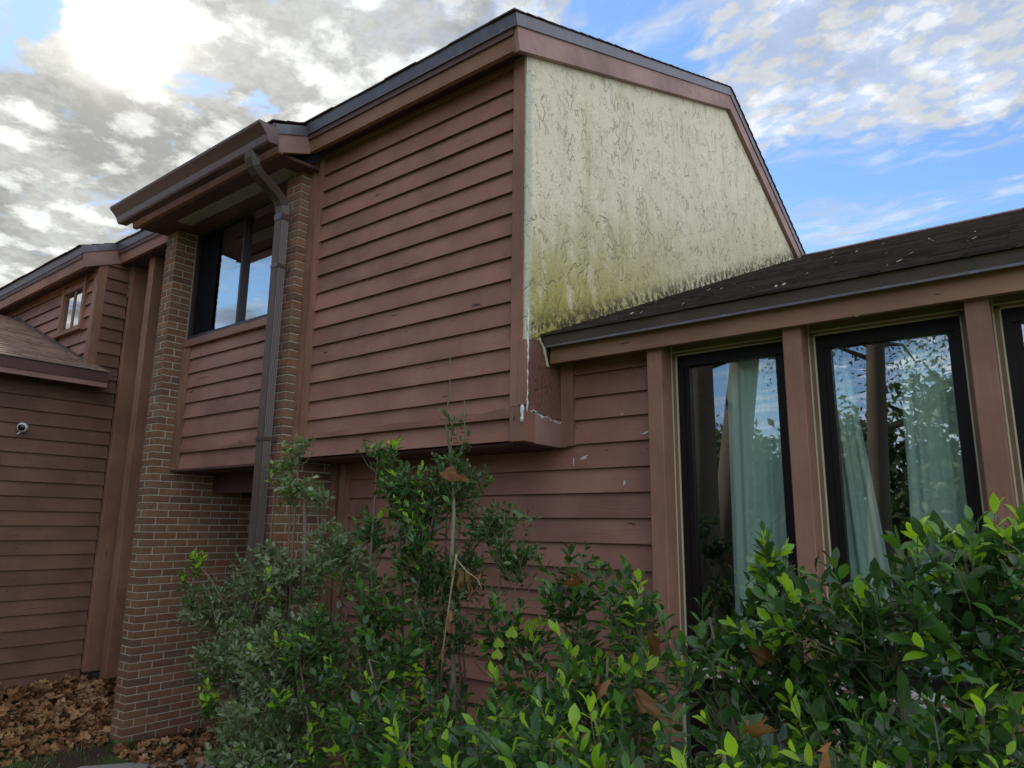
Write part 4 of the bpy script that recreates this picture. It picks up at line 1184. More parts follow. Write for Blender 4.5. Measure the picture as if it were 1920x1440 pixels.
q = MB().tube([(cx - 0.01, cy - 0.01, cz - 0.04), (cx - 0.02, cy - 0.02, cz - 0.066), (cx - 0.065, cy - 0.02, cz - 0.07)], 0.008, 8)
part('mount', q, M['plastic_white'], cm, smooth=True)

# concrete path tip by the pillar
q = MB()
pts = [(-6.05, 3.30), (-5.55, 3.95), (-4.9, 4.1), (-4.4, 3.5), (-5.0, 2.5), (-6.2, 2.2), (-6.45, 2.75)]
q.prism([(a, b) for a, b in pts], -2.05, -1.925, 'Z')
link('path', q.mesh('path', M['concrete']), kind='structure')

# ------------------------------------------------------------------ leaves
def unit(a): return a / np.maximum(np.linalg.norm(a, axis=-1, keepdims=True), 1e-9)
BROAD = (np.array([(0, 0, 0), (-.15, .20, .030), (0, .22, -.004), (.15, .20, .030), (-.235, .46, .046), (0, .50, -.010), (.235, .46, .046), (-.18, .74, .020), (0, .77, -.040), (.18, .74, .020), (0, 1.0, -.10)], float),
         [(0, 2, 1), (0, 3, 2), (1, 2, 5, 4), (2, 3, 6, 5), (4, 5, 8, 7), (5, 6, 9, 8), (7, 8, 10), (8, 9, 10)])
SMALL = (np.array([(0, 0, 0), (-.20, .48, .05), (0, .5, -.02), (.20, .48, .05), (0, 1, -.06)], float), [(0, 2, 1), (0, 3, 2), (1, 2, 4), (2, 3, 4)])
LOBED = (np.array([(0, 0, 0), (-.16, .25, .03), (-.24, .36, .05), (-.14, .45, .02), (-.34, .66, .06), (-.16, .75, .02), (0, 1.0, -.06), (.16, .75, .02), (.34, .66, .06), (.14, .45, .02), (.24, .36, .05), (.16, .25, .03), (0, .5, -.02)], float),
         [(12, i, i + 1) for i in range(0, 11)] + [(12, 11, 0)])
def basis(d, n):
    d = unit(d); x = unit(np.cross(d, n)); z = np.cross(x, d)
    return np.stack([x, d, z], axis=-1)       # columns
def leaf_mesh_joined(name, tmpl, pos, B, size, mi, mats):
    V, F = tmpl
    N = len(pos); k = len(V)
    wid = RNG.uniform(0.85, 1.2, N)
    tv = V[None] * np.stack([wid, np.ones(N), RNG.uniform(0.2, 1.9, N)], -1)[:, None, :]
    co = np.einsum('nij,nkj->nki', B, tv) * size[:, None, None] + pos[:, None, :]
    co = co.reshape(-1, 3)
    tri = [f for f in F if len(f) == 3]; quad = [f for f in F if len(f) == 4]
    me = bpy.data.meshes.new(name)
    me.vertices.add(N * k); me.vertices.foreach_set('co', co.astype(np.float32).ravel())
    off = (np.arange(N) * k)
    loops = []; starts = []; tot = []; mis = []
    L = 0
    allF = tri + quad
    idx = []
    per = sum(len(f) for f in allF)
    flat = np.concatenate([np.array(f) for f in allF])
    loops = (off[:, None] + flat[None]).ravel()
    st = np.cumsum([0] + [len(f) for f in allF])[:-1]
    starts = (np.arange(N)[:, None] * per + st[None]).ravel()
    tots = np.tile([len(f) for f in allF], N)
    me.loops.add(len(loops)); me.loops.foreach_set('vertex_index', loops.astype(np.int32))
    me.polygons.add(len(starts)); me.polygons.foreach_set('loop_start', starts.astype(np.int32)); me.polygons.foreach_set('loop_total', tots.astype(np.int32))
    me.polygons.foreach_set('material_index', np.repeat(mi, len(allF)).astype(np.int32))
    me.polygons.foreach_set('use_smooth', np.ones(len(starts), bool))
    for m in mats: me.materials.append(m)
    me.update(calc_edges=True); me.validate()
    return me
CAMP = np.array([0, 0, 0.0])
def in_view(p):
    R3 = np.array([tuple(_r), tuple(_u), tuple(_f)])
    q = p @ R3.T
    z = np.maximum(q[:, 2], 1e-3)
    return (q[:, 2] > 0.2) & (np.abs(q[:, 0] / z) < 0.75) & (np.abs(q[:, 1] / z) < 0.57)

LEAFMESH = {}
def single_mesh(tmpl_key, tmpl, mat, var):
    key = (tmpl_key, mat.name, var)
    if key not in LEAFMESH:
        rr = np.random.default_rng(hash(var) % 1000 + 5)
        V, F = tmpl
        curl = (0.4, 1.0, 1.9)[var]
        me = bpy.data.meshes.new('leaf')
        me.from_pydata([(a * (1.0, 1.15, 0.9)[var], b, c * curl) for a, b, c in V], [], [tuple(f) for f in F])
        me.materials.append(mat)
        me.polygons.foreach_set('use_smooth', [True] * len(me.polygons))
        LEAFMESH[key] = me
    return LEAFMESH[key]

def shrub(name, label, cat, base, blobs, n_shoots, leaf_len, shoot_len, per, tmpl_key, tmpl, mats, new_p=0.12, up=0.7, seed=0, n_single=240, group=None, weights=None, spread=1.0, mainstems=4, stem_r=0.010, shell=0.55, leafsize_var=0.35, mid_p=0.15, side_shoots=False):
    """stems from the base to every blob; leafy shoots fill the blobs"""
    rng = np.random.default_rng(seed)
    root = thing(name, base, label, cat, group)
    B_ = np.array(blobs, float)
    vol = weights if weights is not None else (B_[:, 3] * B_[:, 5] + 0.01)
    pr = np.array(vol, float) / np.sum(vol)
    ids = rng.choice(len(B_), n_shoots, p=pr)
    d = unit(rng.normal(size=(n_shoots, 3)))
    rad = shell + (1 - shell) * rng.random(n_shoots) ** 0.5
    rad = np.where(rng.random(n_shoots) < 0.35, rng.random(n_shoots), rad)
    tip = B_[ids, :3] + d * B_[ids, 3:6] * rad[:, None]
    D_ = unit(d * np.array([0.6, 0.6, 0.35]) + np.array([0, -0.12, up]) + rng.normal(size=(n_shoots, 3)) * 0.28 * spread)
    L = shoot_len * rng.uniform(0.6, 1.3, n_shoots)
    # leaves along shoots
    pos = []; dirs = []; nor = []; size = []; mi = []
    young = rng.random(n_shoots) < new_p
    side0 = unit(np.cross(D_, rng.normal(size=(n_shoots, 3))))
    side1 = np.cross(D_, side0)
    for j in range(per):
        t = j / (per - 1)                     # 0 base .. 1 tip
        ang_ = 2.2 * j + rng.uniform(0, 0.6, n_shoots)
        rad_ = side0 * np.cos(ang_)[:, None] + side1 * np.sin(ang_)[:, None]
        th = np.radians(72 - 48 * t) + rng.normal(size=n_shoots) * 0.16
        ld = D_ * np.cos(th)[:, None] + rad_ * np.sin(th)[:, None]
        ld = unit(ld + np.array([0, 0, -0.10 * (1 - t)]))
        ad = unit(D_ - ld * np.sum(D_ * ld, 1, keepdims=True)) + np.array([0, 0, 0.5]) + rng.normal(size=(n_shoots, 3)) * 0.25
        p = tip - D_ * (L * (1 - t))[:, None] + rad_ * 0.004
        s_ = leaf_len * (1.0 - 0.30 * t) * rng.uniform(1 - leafsize_var, 1 + leafsize_var * 0.6, n_shoots)
        pos.append(p); dirs.append(ld); nor.append(ad); size.append(s_)
        y_ = young & (rng.random(n_shoots) < (0.25 + 0.75 * t))
        q_ = rng.random(n_shoots)
        mi.append(np.where(y_, 2, np.where(q_ < mid_p + 0.25 * t, 1, 0)))
    pos = np.concatenate(pos); dirs = np.concatenate(dirs); nor = np.concatenate(nor); size = np.concatenate(size); mi = np.concatenate(mi)
    Bm = basis(dirs, nor)
    keep = pos[:, 1] < 3.64
    keep &= pos[:, 2] > -1.9
    pos, Bm, size, mi = pos[keep], Bm[keep], size[keep], mi[keep]
    posw = pos + np.array([0, 0, ZO])
    dist = np.linalg.norm(pos, axis=1) / size
    vis = in_view(pos)
    order = np.argsort(np.where(vis, dist, 1e9))
    sing = order[:n_single]; rest = order[n_single:]
    for i in sing:
        me = single_mesh(tmpl_key, tmpl, mats[mi[i]], int(rng.integers(0, 3)))
        o = bpy.data.objects.new('leaf', me)
        COL.objects.link(o)
        o.parent = root
        Rm = Matrix([list(map(float, r)) for r in Bm[i]]).to_4x4()
        Mx = Matrix.Translation(Vector(posw[i]) - WP[root.name]) @ Rm @ Matrix.Scale(float(size[i]), 4)
        o.matrix_local = Mx
    me = leaf_mesh_joined('leaf', tmpl, posw[rest], Bm[rest], size[rest], mi[rest], mats)
    link('leaf', me, root, kind='stuff')
    # stems
    rr = random.Random(seed)
    bx = Vector((base[0], base[1], base[2]))
    order_b = sorted(range(len(B_)), key=lambda i: -pr[i])
    tw = MB()
    hubs = []
    for i in range(len(B_)):
        c = Vector(B_[i, :3]); 
        k = max(1, mainstems // len(B_) + (1 if i in order_b[:mainstems % max(1, len(B_))] else 0))
        for _ in range(k):
            e = c + Vector((rr.uniform(-.5, .5) * B_[i, 3], rr.uniform(-.5, .5) * B_[i, 4], rr.uniform(-.2, .6) * B_[i, 5]))
            s0 = bx + Vector((rr.uniform(-.12, .12), rr.uniform(-.1, .1), 0)) + Vector(((c.x - bx.x) * 0.45, (c.y - bx.y) * 0.6, 0))
            s0.z = ground_z(s0.x, s0.y) - 0.03
            if side_shoots:                       # sprigs fork off a main stem inside the bush
                s0 = c + Vector((0.34 if c.x < bx.x else -0.30, 0.10, -0.36))
            mid = s0.lerp(e, 0.5) + Vector((rr.uniform(-.06, .06), rr.uniform(-.06, .06), 0.05))
            pts = [s0, s0.lerp(mid, 0.5) + Vector((rr.uniform(-.02, .02), 0, 0)), mid, mid.lerp(e, 0.5) + Vector((rr.uniform(-.02, .02), 0, 0.01)), e]
            part('stem', MB().tube(pts, [stem_r * 1.5, stem_r * 1.2, stem_r, stem_r * 0.7, stem_r * 0.4], 6), M['bark'], root, smooth=True)
            hubs.append((i, pts))
    HP = np.array([tuple(Vector(p[i_]).lerp(Vector(p[i_ + 1]), f_)) for _, p in hubs for i_ in (1, 2, 3) for f_ in (0, .25, .5, .75, 1)])
    for s_i in range(n_shoots):
        if rng.random() > (1.0 if n_shoots < 500 else 0.55): continue
        t_ = tip[s_i]; b0 = t_ - D_[s_i] * L[s_i]
        if b0[1] > 3.6 or b0[2] < -1.85: continue
        dd_ = np.linalg.norm(HP - b0, axis=1) + np.where(HP[:, 2] > b0[2], 0.15, 0.0)
        kk = int(np.argmin(dd_))
        if dd_[kk] > 0.30: continue
        a = Vector(HP[kk])
        mid_ = a.lerp(Vector(b0), 0.5) + Vector((0, 0, -0.02))
        tw.tube([a, mid_, Vector(b0), Vector(t_)], [0.0034, 0.0028, 0.0022, 0.0012], 3)
    part('twig', tw, M['bark_green'], root, kind='stuff')
    return root

GL = (M['leaf_dark'], M['leaf_mid'], M['leaf_new'])
shrub('hedge_shrub', 'tall glossy hedge shrub in front of the middle wing window, bright new tips', 'shrub', (-0.3, 2.2, -1.97),
      [(-0.17, 1.9, -0.13, .28, .20, .17), (-0.43, 2.0, -0.20, .30, .22, .15), (-0.71, 2.15, -0.20, .12, .16, .20), (-0.86, 2.1, -0.33, .15, .18, .15), (-0.19, 1.95, -0.01, .15, .10, .09), (-0.70, 2.15, -0.08, .05, .06, .08), (-0.60, 2.1, -0.38, .30, .15, .12), (-0.25, 2.0, -0.45, .35, .2, .18), (-0.5, 2.0, -0.75, .5, .25, .25), (-0.4, 2.1, -1.4, .55, .3, .35)],
      420, 0.068, 0.15, 11, 'broad', BROAD, GL, 0.24, 0.85, 11, 290, mainstems=12)
shrub('hedge_shrub', 'glossy hedge shrub nearest the camera at the bottom right corner', 'shrub', (-0.1, 1.5, -1.97),
      [(-0.28, 1.62, -0.40, .28, .15, .12), (-0.05, 1.65, -0.38, .22, .15, .18), (-0.24, 1.42, -0.44, .24, .10, .08), (-0.12, 1.65, -0.70, .4, .25, .22), (0.25, 1.8, -0.35, .22, .2, .22), (0.0, 1.75, -1.3, .5, .3, .35)],
      240, 0.058, 0.13, 10, 'broad', BROAD, GL, 0.30, 0.8, 12, 230, mainstems=8)
shrub('hedge_shrub', 'low glossy hedge shrub below the narrow wing window, bottom edge of the view', 'shrub', (-0.7, 1.6, -1.97),
      [(-0.5, 1.38, -0.46, .28, .18, .10), (-0.89, 1.55, -0.50, .30, .22, .13), (-0.75, 1.8, -0.75, .5, .3, .22), (-0.6, 1.75, -0.52, .3, .2, .13), (-0.8, 1.8, -1.35, .5, .3, .35)],
      230, 0.060, 0.13, 10, 'broad', BROAD, GL, 0.30, 0.8, 13, 230, mainstems=8)
shrub('hedge_shrub', 'glossy hedge shrub left of the first wing post with a brown leaf on top', 'shrub', (-1.4, 2.5, -1.97),
      [(-1.62, 2.5, -0.20, .20, .18, .13), (-1.30, 2.45, -0.24, .18, .16, .10), (-1.30, 2.25, -0.46, .28, .22, .15), (-1.92, 2.5, -0.40, .18, .2, .13), (-1.5, 2.5, -0.55, .4, .25, .2), (-1.4, 2.5, -0.9, .5, .3, .25), (-1.4, 2.45, -1.45, .45, .3, .3)],
      320, 0.070, 0.14, 10, 'broad', BROAD, GL, 0.20, 0.85, 14, 260, mainstems=9)
shrub('hedge_shrub', 'low broad-leaved shrub at the bottom centre with lime green shoots', 'shrub', (-1.6, 2.0, -1.97),
      [(-1.55, 1.8, -0.62, .38, .25, .14), (-2.04, 1.95, -0.72, .3, .28, .17), (-1.10, 1.55, -0.56, .28, .22, .12), (-1.43, 2.1, -0.56, .3, .25, .12), (-2.24, 2.1, -0.53, .13, .16, .13), (-1.6, 2.0, -0.95, .7, .4, .25), (-2.2, 2.2, -0.9, .5, .3, .25), (-1.9, 2.1, -1.45, .7, .35, .3)],
      430, 0.070, 0.14, 10, 'broad', BROAD, GL, 0.22, 0.75, 15, 260, mainstems=10)
shrub('hedge_shrub', 'dark broad-leaved shrub climbing in front of the overhang with one lime tip', 'shrub', (-2.8, 2.6, -1.97),
      [(-2.80, 2.5, 0.40, .15, .10, .06), (-2.61, 2.5, 0.20, .17, .12, .12), (-2.50, 2.52, 0.10, .20, .12, .12), (-2.89, 2.55, 0.00, .16, .12, .09), (-2.50, 2.5, -0.08, .16, .15, .13), (-2.67, 2.4, -0.40, .25, .2, .18), (-3.21, 2.5, -0.60, .22, .2, .18), (-2.7, 2.5, -0.8, .5, .3, .3)],
      360, 0.060, 0.13, 9, 'broad', BROAD, GL, 0.10, 0.7, 16, 220, mainstems=9)
shrub('hedge_shrub', 'scattered glossy lime-tipped sprigs poking out of the grey green shrub by the brick pillar', 'shrub', (-4.3, 2.7, -1.97),
      [(-5.13, 2.74, -0.36, .07, .06, .05), (-5.05, 2.78, -0.26, .05, .05, .05), (-3.84, 2.58, -0.32, .05, .05, .08), (-3.40, 2.42, -0.62, .10, .06, .05), (-3.77, 2.48, -0.70, .08, .06, .05), (-4.25, 2.5, -1.02, .10, .06, .06), (-3.32, 2.3, -0.88, .12, .08, .06), (-2.95, 2.3, -1.02, .12, .08, .08)],
      34, 0.066, 0.13, 9, 'broad', BROAD, GL, 0.8, 1.1, 21, 240, mainstems=8, weights=[1, .7, .8, 1, 1, 1, 1, 1], stem_r=0.005, side_shoots=True)
SG = (M['leaf_sage2'], M['leaf_sage'], M['leaf_mid'])
shrub('small_leaved_shrub', 'big spreading shrub of small grey green leaves in front of the brick pillar', 'shrub', (-4.0, 3.0, -1.97),
      [(-4.22, 2.9, -0.33, .48, .26, .22), (-5.05, 2.95, -0.60, .34, .24, .20), (-3.45, 2.8, -0.14, .24, .24, .17), (-3.65, 2.7, -0.79, .5, .35, .32), (-3.47, 2.4, -1.13, .35, .3, .3), (-4.75, 2.85, -0.93, .22, .2, .14), (-3.9, 2.7, -1.3, .45, .3, .35), (-4.2, 2.85, -0.75, .5, .3, .25)],
      1150, 0.052, 0.13, 12, 'small', BROAD, SG, 0.10, 0.55, 17, 240, mainstems=14, spread=1.5, mid_p=0.50)
shrub('small_leaved_shrub', 'slender upright shrub with tiny leaves and a pale bare stem before the bay corner', 'shrub', (-2.34, 2.58, -1.97),
      [(-2.37, 2.6, 0.56, .10, .08, .12), (-2.39, 2.6, 0.34, .15, .10, .08), (-2.40, 2.6, 0.23, .26, .15, .09), (-2.12, 2.6, 0.03, .22, .14, .08), (-2.43, 2.6, -0.19, .28, .2, .14), (-2.33, 2.5, -0.42, .20, .18, .14), (-1.95, 2.55, -0.12, .14, .1, .06)],
      300, 0.044, 0.11, 10, 'small', BROAD, (M['leaf_dark'], M['leaf_sage2'], M['leaf_mid']), 0.1, 0.8, 18, 240, mainstems=7, weights=[.14, .35, 1.5, 1.4, 3, 1.8, .6], stem_r=0.006)
shrub('small_leaved_shrub', 'young lobed-leaf sapling shoot in front of the downspout', 'shrub', (-4.05, 2.95, -1.97),
      [(-4.20, 2.95, 0.52, .12, .08, .08), (-4.35, 2.95, 0.38, .10, .08, .06), (-4.15, 2.95, 0.26, .24, .12, .08), (-3.92, 2.95, 0.20, .12, .08, .05)],
      64, 0.055, 0.13, 9, 'lobed', LOBED, (M['leaf_sage'], M['leaf_mid'], M['leaf_new']), 0.15, 0.5, 19, 240, mainstems=4, stem_r=0.010, spread=1.4)

# pale bare stem and slender leader of the upright shrub
tall = bpy.data.objects['small_leaved_shrub.001']
q = MB().tube([(-2.30, 2.56, -1.95), (-2.29, 2.56, -0.9), (-2.325, 2.55, -0.2), (-2.320, 2.55, 0.05), (-2.335, 2.55, 0.25)], [0.015, 0.013, 0.011, 0.010, 0.007], 8)
part('stem', q, simple('pale smooth stem bark', (0.26, 0.23, 0.16), 0.7, 0, 0.3, 25, 0.3, 60), tall, smooth=True)
q = MB().tube([(-2.335, 2.55, 0.25), (-2.40, 2.56, 0.50), (-2.39, 2.57, 0.70), (-2.395, 2.57, 0.88)], [0.006, 0.004, 0.003, 0.0015], 6)
q.tube([(-2.335, 2.55, 0.25), (-2.27, 2.56, 0.42), (-2.28, 2.56, 0.62)], [0.005, 0.003, 0.0015], 6)
part('stem', q, M['bark_green'], tall, smooth=True)
sap = bpy.data.objects['small_leaved_shrub.002']
q = MB().tube([(-4.02, 2.97, -1.95), (-4.00, 2.96, -0.6), (-4.01, 2.95, -0.1), (-4.05, 2.95, 0.18)], [0.022, 0.020, 0.017, 0.010], 8)
part('stem', q, M['bark'], sap, smooth=True)

# sycamore leaf for the dead leaves
def syc(seed, curl=1.0, fold=0.0):
    rr = random.Random(seed)
    out = []
    lob = [(0, 1.0), (14, 0.82), (27, 0.66), (40, 0.86), (55, 0.97), (80, 0.62), (104, 0.80), (140, 0.56), (180, 0.22), (220, 0.56), (256, 0.80), (280, 0.62), (305, 0.97), (320, 0.86), (333, 0.66), (346, 0.82)]
    for k, (a, r) in enumerate(lob):
        a = math.radians(a + rr.uniform(-5, 5)); r *= rr.uniform(0.88, 1.08)
        x, y = math.sin(a) * r * 0.5, math.cos(a) * r * 0.55
        z = curl * (0.5 * x * x * math.copysign(1, math.sin(seed)) + 0.45 * abs(x) * 0.5 + 0.3 * y * y + rr.uniform(-.04, .05)) + fold * (0.75 * abs(x) + 0.9 * y * y + 0.25 * math.sin(7 * y + seed))
        out.append((x, y, z))
    V = [(0, -0.02, -0.02)] + out
    n = len(out)
    inner = [((x * 0.5), (y * 0.5), z * 0.3 + rr.uniform(-.015, .02)) for x, y, z in out]
    V += inner
    F = [(0, 1 + n + k, 1 + n + (k + 1) % n) for k in range(n)] + [(1 + n + k, 1 + k, 1 + (k + 1) % n, 1 + n + (k + 1) % n) for k in range(n)]
    q = MB(); q.add(V, F)
    q.add([(0.006, -0.05, -.01), (-0.006, -0.05, -.01), (-0.004, -0.42, 0.03), (0.004, -0.42, 0.03)], [(0, 1, 2, 3)])
    return q
syc_m = [syc(s, c).mesh('fallen_leaf', M['leaf_litter'], z_shift=0, recalc=False, smooth=True) for s, c in ((1, 1.0), (2, 1.6), (3, 0.6), (4, 2.2), (5, 1.3))]
syc_d = [syc(s, c, f).mesh('dead_leaf', M['leaf_dead'], z_shift=0, recalc=False, smooth=True) for s, c, f in ((11, 1.0, 1.2), (12, 1.3, 1.3), (13, 1.2, 1.7))]
caught = [((-1.40, 2.22, -0.20), 0.13, 'dry brown sycamore leaf caught on top of the hedge left of the first wing post'),
          ((-1.09, 1.82, -0.46), 0.095, 'curled brown leaf low in the hedge below the first wing post, left of a pair'),
          ((-0.96, 1.80, -0.44), 0.09, 'curled brown leaf low in the hedge below the first wing post, right of a pair'),
          ((-0.52, 1.42, -0.38), 0.072, 'tan leaf hanging point down under the narrow wing window'),
          ((-0.33, 1.24, -0.34), 0.062, 'brown leaf tangled in the shoots nearest the camera, bottom right'),
          ((-2.31, 2.46, 0.25), 0.125, 'large backlit brown leaf held by the slender upright shrub beneath the bay'),
          ((-2.29, 2.36, -0.08), 0.08, 'small brown leaf low on the slender upright shrub'),
          ((-1.02, 2.02, -0.33), 0.10, 'brown leaf in the hedge in front of the first wing post'),
          ((-0.72, 2.02, -0.33), 0.09, 'brown leaf half hidden in the hedge under the narrow wing window'),
          ((-1.52, 2.0, -0.52), 0.11, 'brown leaf deep in the shrub near the heart-leaved vine')]
for k, (c, s_, lab) in enumerate(caught):
    o = bpy.data.objects.new('dead_leaf', syc_d[k % 3])
    COL.objects.link(o)
    o.location = (c[0], c[1], c[2] + ZO)
    o.scale = (s_ * 0.66, s_ * 0.8, s_ * 1.0)
    o.rotation_euler = (math.radians(random.choice((-120, -60, 60, 125)) + random.uniform(-20, 20)), math.radians(random.uniform(-50, 50)), math.radians(random.uniform(-80, 120)))
    if k == 0: o.rotation_euler = (math.radians(-52), math.radians(28), math.radians(185))
    if k == 3: o.rotation_euler = (math.radians(-35), math.radians(-40), math.radians(240))
    o['label'] = lab; o['category'] = 'leaf'; o['group'] = 'brown leaves caught in the shrubs'
# dangling withered cluster
wc = thing('withered_twig', (-2.05, 2.3, -0.25), 'withered twig with hanging orange brown leaves between the shrubs', 'twig')
q = MB().tube([(-2.07, 2.3, -0.12), (-2.10, 2.3, -0.30), (-2.13, 2.3, -0.50), (-2.14, 2.3, -0.62)], [0.004, 0.004, 0.003, 0.002], 5)
q.tube([(-2.07, 2.3, -0.14), (-1.99, 2.28, -0.19), (-1.93, 2.27, -0.21), (-1.90, 2.27, -0.25)], [0.003, 0.003, 0.002, 0.002], 5)
part('stem', q, simple('straw twig', (0.35, 0.27, 0.16), 0.7), wc, smooth=True)
dl = single_mesh('broad', BROAD, M['leaf_dead'], 2)
for k in range(22):
    o = bpy.data.objects.new('leaf', dl); COL.objects.link(o); o.parent = wc
    if k < 13: c = Vector((-2.07 + random.uniform(0, .15), 2.3 - random.uniform(0, .03), -0.17 - random.uniform(0, .07)))
    else: c = Vector((-2.11 + random.uniform(-.03, .05), 2.3, -0.33 - random.uniform(0, .20)))
    dn = Vector((random.uniform(-.4, .4), random.uniform(-.4, .2), -1)).normalized()
    qt = dn.to_track_quat('Y', 'Z')
    o.matrix_local = Matrix.Translation(Vector((c.x, c.y, c.z + ZO)) - WP[wc.name]) @ qt.to_matrix().to_4x4() @ Matrix.Rotation(random.uniform(-1.2, 1.2), 4, 'Y') @ Matrix.Scale(random.uniform(.04, .062), 4)
# heart-leaved vine
vn = thing('vine', (-1.67, 2.12, -1.95), 'thin vine with four yellow green heart-shaped leaves in the middle of the shrubs', 'vine')
q = MB().tube([(-1.66, 2.14, -1.93), (-1.62, 2.15, -1.0), (-1.66, 2.13, -0.48), (-1.60, 2.12, -0.38)], 0.002, 5)
part('stem', q, M['bark_green'], vn)
hm = MB().add([(0, 0, 0), (-.22, -.14, .02), (-.45, .02, .05), (-.42, .32, .04), (-.2, .62, .0), (0, .9, -.06), (.2, .62, 0), (.42, .32, .04), (.45, .02, .05), (.22, -.14, .02), (0, .4, -.03)],
              [(10, i, i + 1) for i in range(9)] + [(10, 9, 0)]).mesh('leaf', leaf_mat('lime heart leaf', (0.28, 0.42, 0.06), (0.40, 0.55, 0.10), 0.35), z_shift=0, recalc=False, smooth=True)
for c, s_ in (((-1.600, 2.08, -0.385), .048), ((-1.655, 2.08, -0.425), .044), ((-1.665, 2.08, -0.465), .045), ((-1.69, 2.08, -0.505), .028)):
    o = bpy.data.objects.new('leaf', hm); COL.objects.link(o); o.parent = vn
    qt = Vector((random.uniform(-.3, .3), -.1, -1)).normalized().to_track_quat('Y', 'Z')
    o.matrix_local = Matrix.Translation(Vector((c[0], c[1], c[2] + ZO)) - WP[vn.name]) @ Matrix.Rotation(math.radians(35), 4, 'Z') @ Matrix.Rotation(math.radians(-72), 4, 'X') @ Matrix.Rotation(math.radians(180 + random.uniform(-25, 25)), 4, 'Z') @ Matrix.Scale(s_, 4)

# weed at the foot of the pillar
wd_ = thing('weed', (-6.62, 3.12, -1.95), 'small bright green weed at the foot of the left brick pillar', 'weed')
for k in range(26):
    a = random.uniform(0, 6.28); r_ = random.uniform(0.01, 0.09)
    o = bpy.data.objects.new('leaf', single_mesh('broad', BROAD, M['leaf_mid'], k % 3)); COL.objects.link(o); o.parent = wd_
    dn = Vector((math.cos(a), math.sin(a), random.uniform(.2, .9))).normalized()
    o.matrix_local = Matrix.Translation(Vector((math.cos(a) * r_, math.sin(a) * r_, random.uniform(0.0, .08)))) @ dn.to_track_quat('Y', 'Z').to_matrix().to_4x4() @ Matrix.Scale(random.uniform(.04, .07), 4)
part('stem', MB().tube([(-6.62, 3.12, -1.98), (-6.62, 3.12, -1.88)], 0.004, 5), M['bark_green'], wd_)

# fallen leaves: the largest one by one, the rest as litter
spots = []
rg = random.Random(21)
def litter_ok(x, y):
    if x > -6.73 or x < XW + 0.05:
        if not (-6.70 < x < -4.95 and 3.0 < y < 4.6): return False
    if -6.97 < x < -6.70 and y > 3.10: return False
    if y > 3.74 and x < -6.9: return False
    return True
N_ONE = 60
one = 0; lit = []
while len(lit) < 2600 or one < N_ONE:
    if rg.random() < 0.74: x, y = rg.uniform(-8.33, -6.85), 3.72 - abs(rg.gauss(0, 0.95))
    else: x, y = rg.uniform(-6.65, -5.0), rg.uniform(3.05, 4.4)
    if not litter_ok(x, y) or y < 0.8: continue
    z = ground_z(x, y) + rg.uniform(0.0, 0.035) + (0.10 * max(0, 1 - (x - XW) / 0.5))
    if one < N_ONE and y > 1.9:
        o = bpy.data.objects.new('fallen_leaf', syc_m[one % 5]); COL.objects.link(o)
        s_ = rg.uniform(.11, .18)
        o.location = (x, y, z + ZO + 0.03)
        o.scale = (s_,) * 3
        o.rotation_euler = (rg.gauss(0, .35), rg.gauss(0, .35), rg.uniform(0, 6.28))
        o['label'] = 'dry tan sycamore leaf lying in the leaf litter by the brick pillar'; o['category'] = 'leaf'; o['group'] = 'fallen sycamore leaves on the lawn'
        one += 1
    else:
        lit.append((x, y, z, rg.uniform(.05, .14), rg.gauss(0, .5), rg.gauss(0, .4), rg.uniform(0, 6.28)))
q = MB()
temps = [syc(s, 1.2) for s in range(30, 38)]
for k, (x, y, z, s_, a, b, c) in enumerate(lit):
    from mathutils import Euler
    Rm = Euler((a, b, c)).to_matrix()
    t = temps[k % 8]
    q.add([tuple(Rm @ Vector(v) * s_ + Vector((x, y, z))) for v in t.v], t.f)
o = link('leaf_litter', q.mesh('leaf_litter', M['leaf_litter'], recalc=False, smooth=True), kind='stuff')
o['label'] = 'carpet of dry brown leaves along the walls'; o['category'] = 'leaf litter'

# grass tufts
N = 9000
gx = RNG.uniform(-8.3, -4.5, N); gy = RNG.uniform(0.8, 3.6, N)
patch = np.sin(gx * 2.1 + 1.0) * np.cos(gy * 1.7 - 0.6) + RNG.normal(size=N) * 0.35 > 0.15
ok = patch & ~((gx < -6.70) & (gx > -6.99) & (gy > 3.15)) & ~((gx > -6.4) & (gy > 2.3))
gx, gy = gx[ok], gy[ok]
gz = np.array([ground_z(a, b) for a, b in zip(gx, gy)]) + ZO
dd = unit(np.stack([RNG.normal(size=len(gx)) * .5, RNG.normal(size=len(gx)) * .5, np.ones(len(gx))], -1))
BL = (np.array([(-.05, 0, 0), (.05, 0, 0), (.03, .6, 0.02), (-.03, .6, 0.02), (0, 1, -.08)], float), [(0, 1, 2, 3), (3, 2, 4)])
Bm = basis(dd, RNG.normal(size=(len(gx), 3)))
me = leaf_mesh_joined('grass', BL, np.stack([gx, gy, gz], -1), Bm, RNG.uniform(.03, .075, len(gx)), RNG.integers(0, 2, len(gx)), (M['leaf_mid'], M['leaf_sage']))
o = link('grass', me, kind='stuff'); o['label'] = 'sparse short green grass between the fallen leaves'; o['category'] = 'grass'

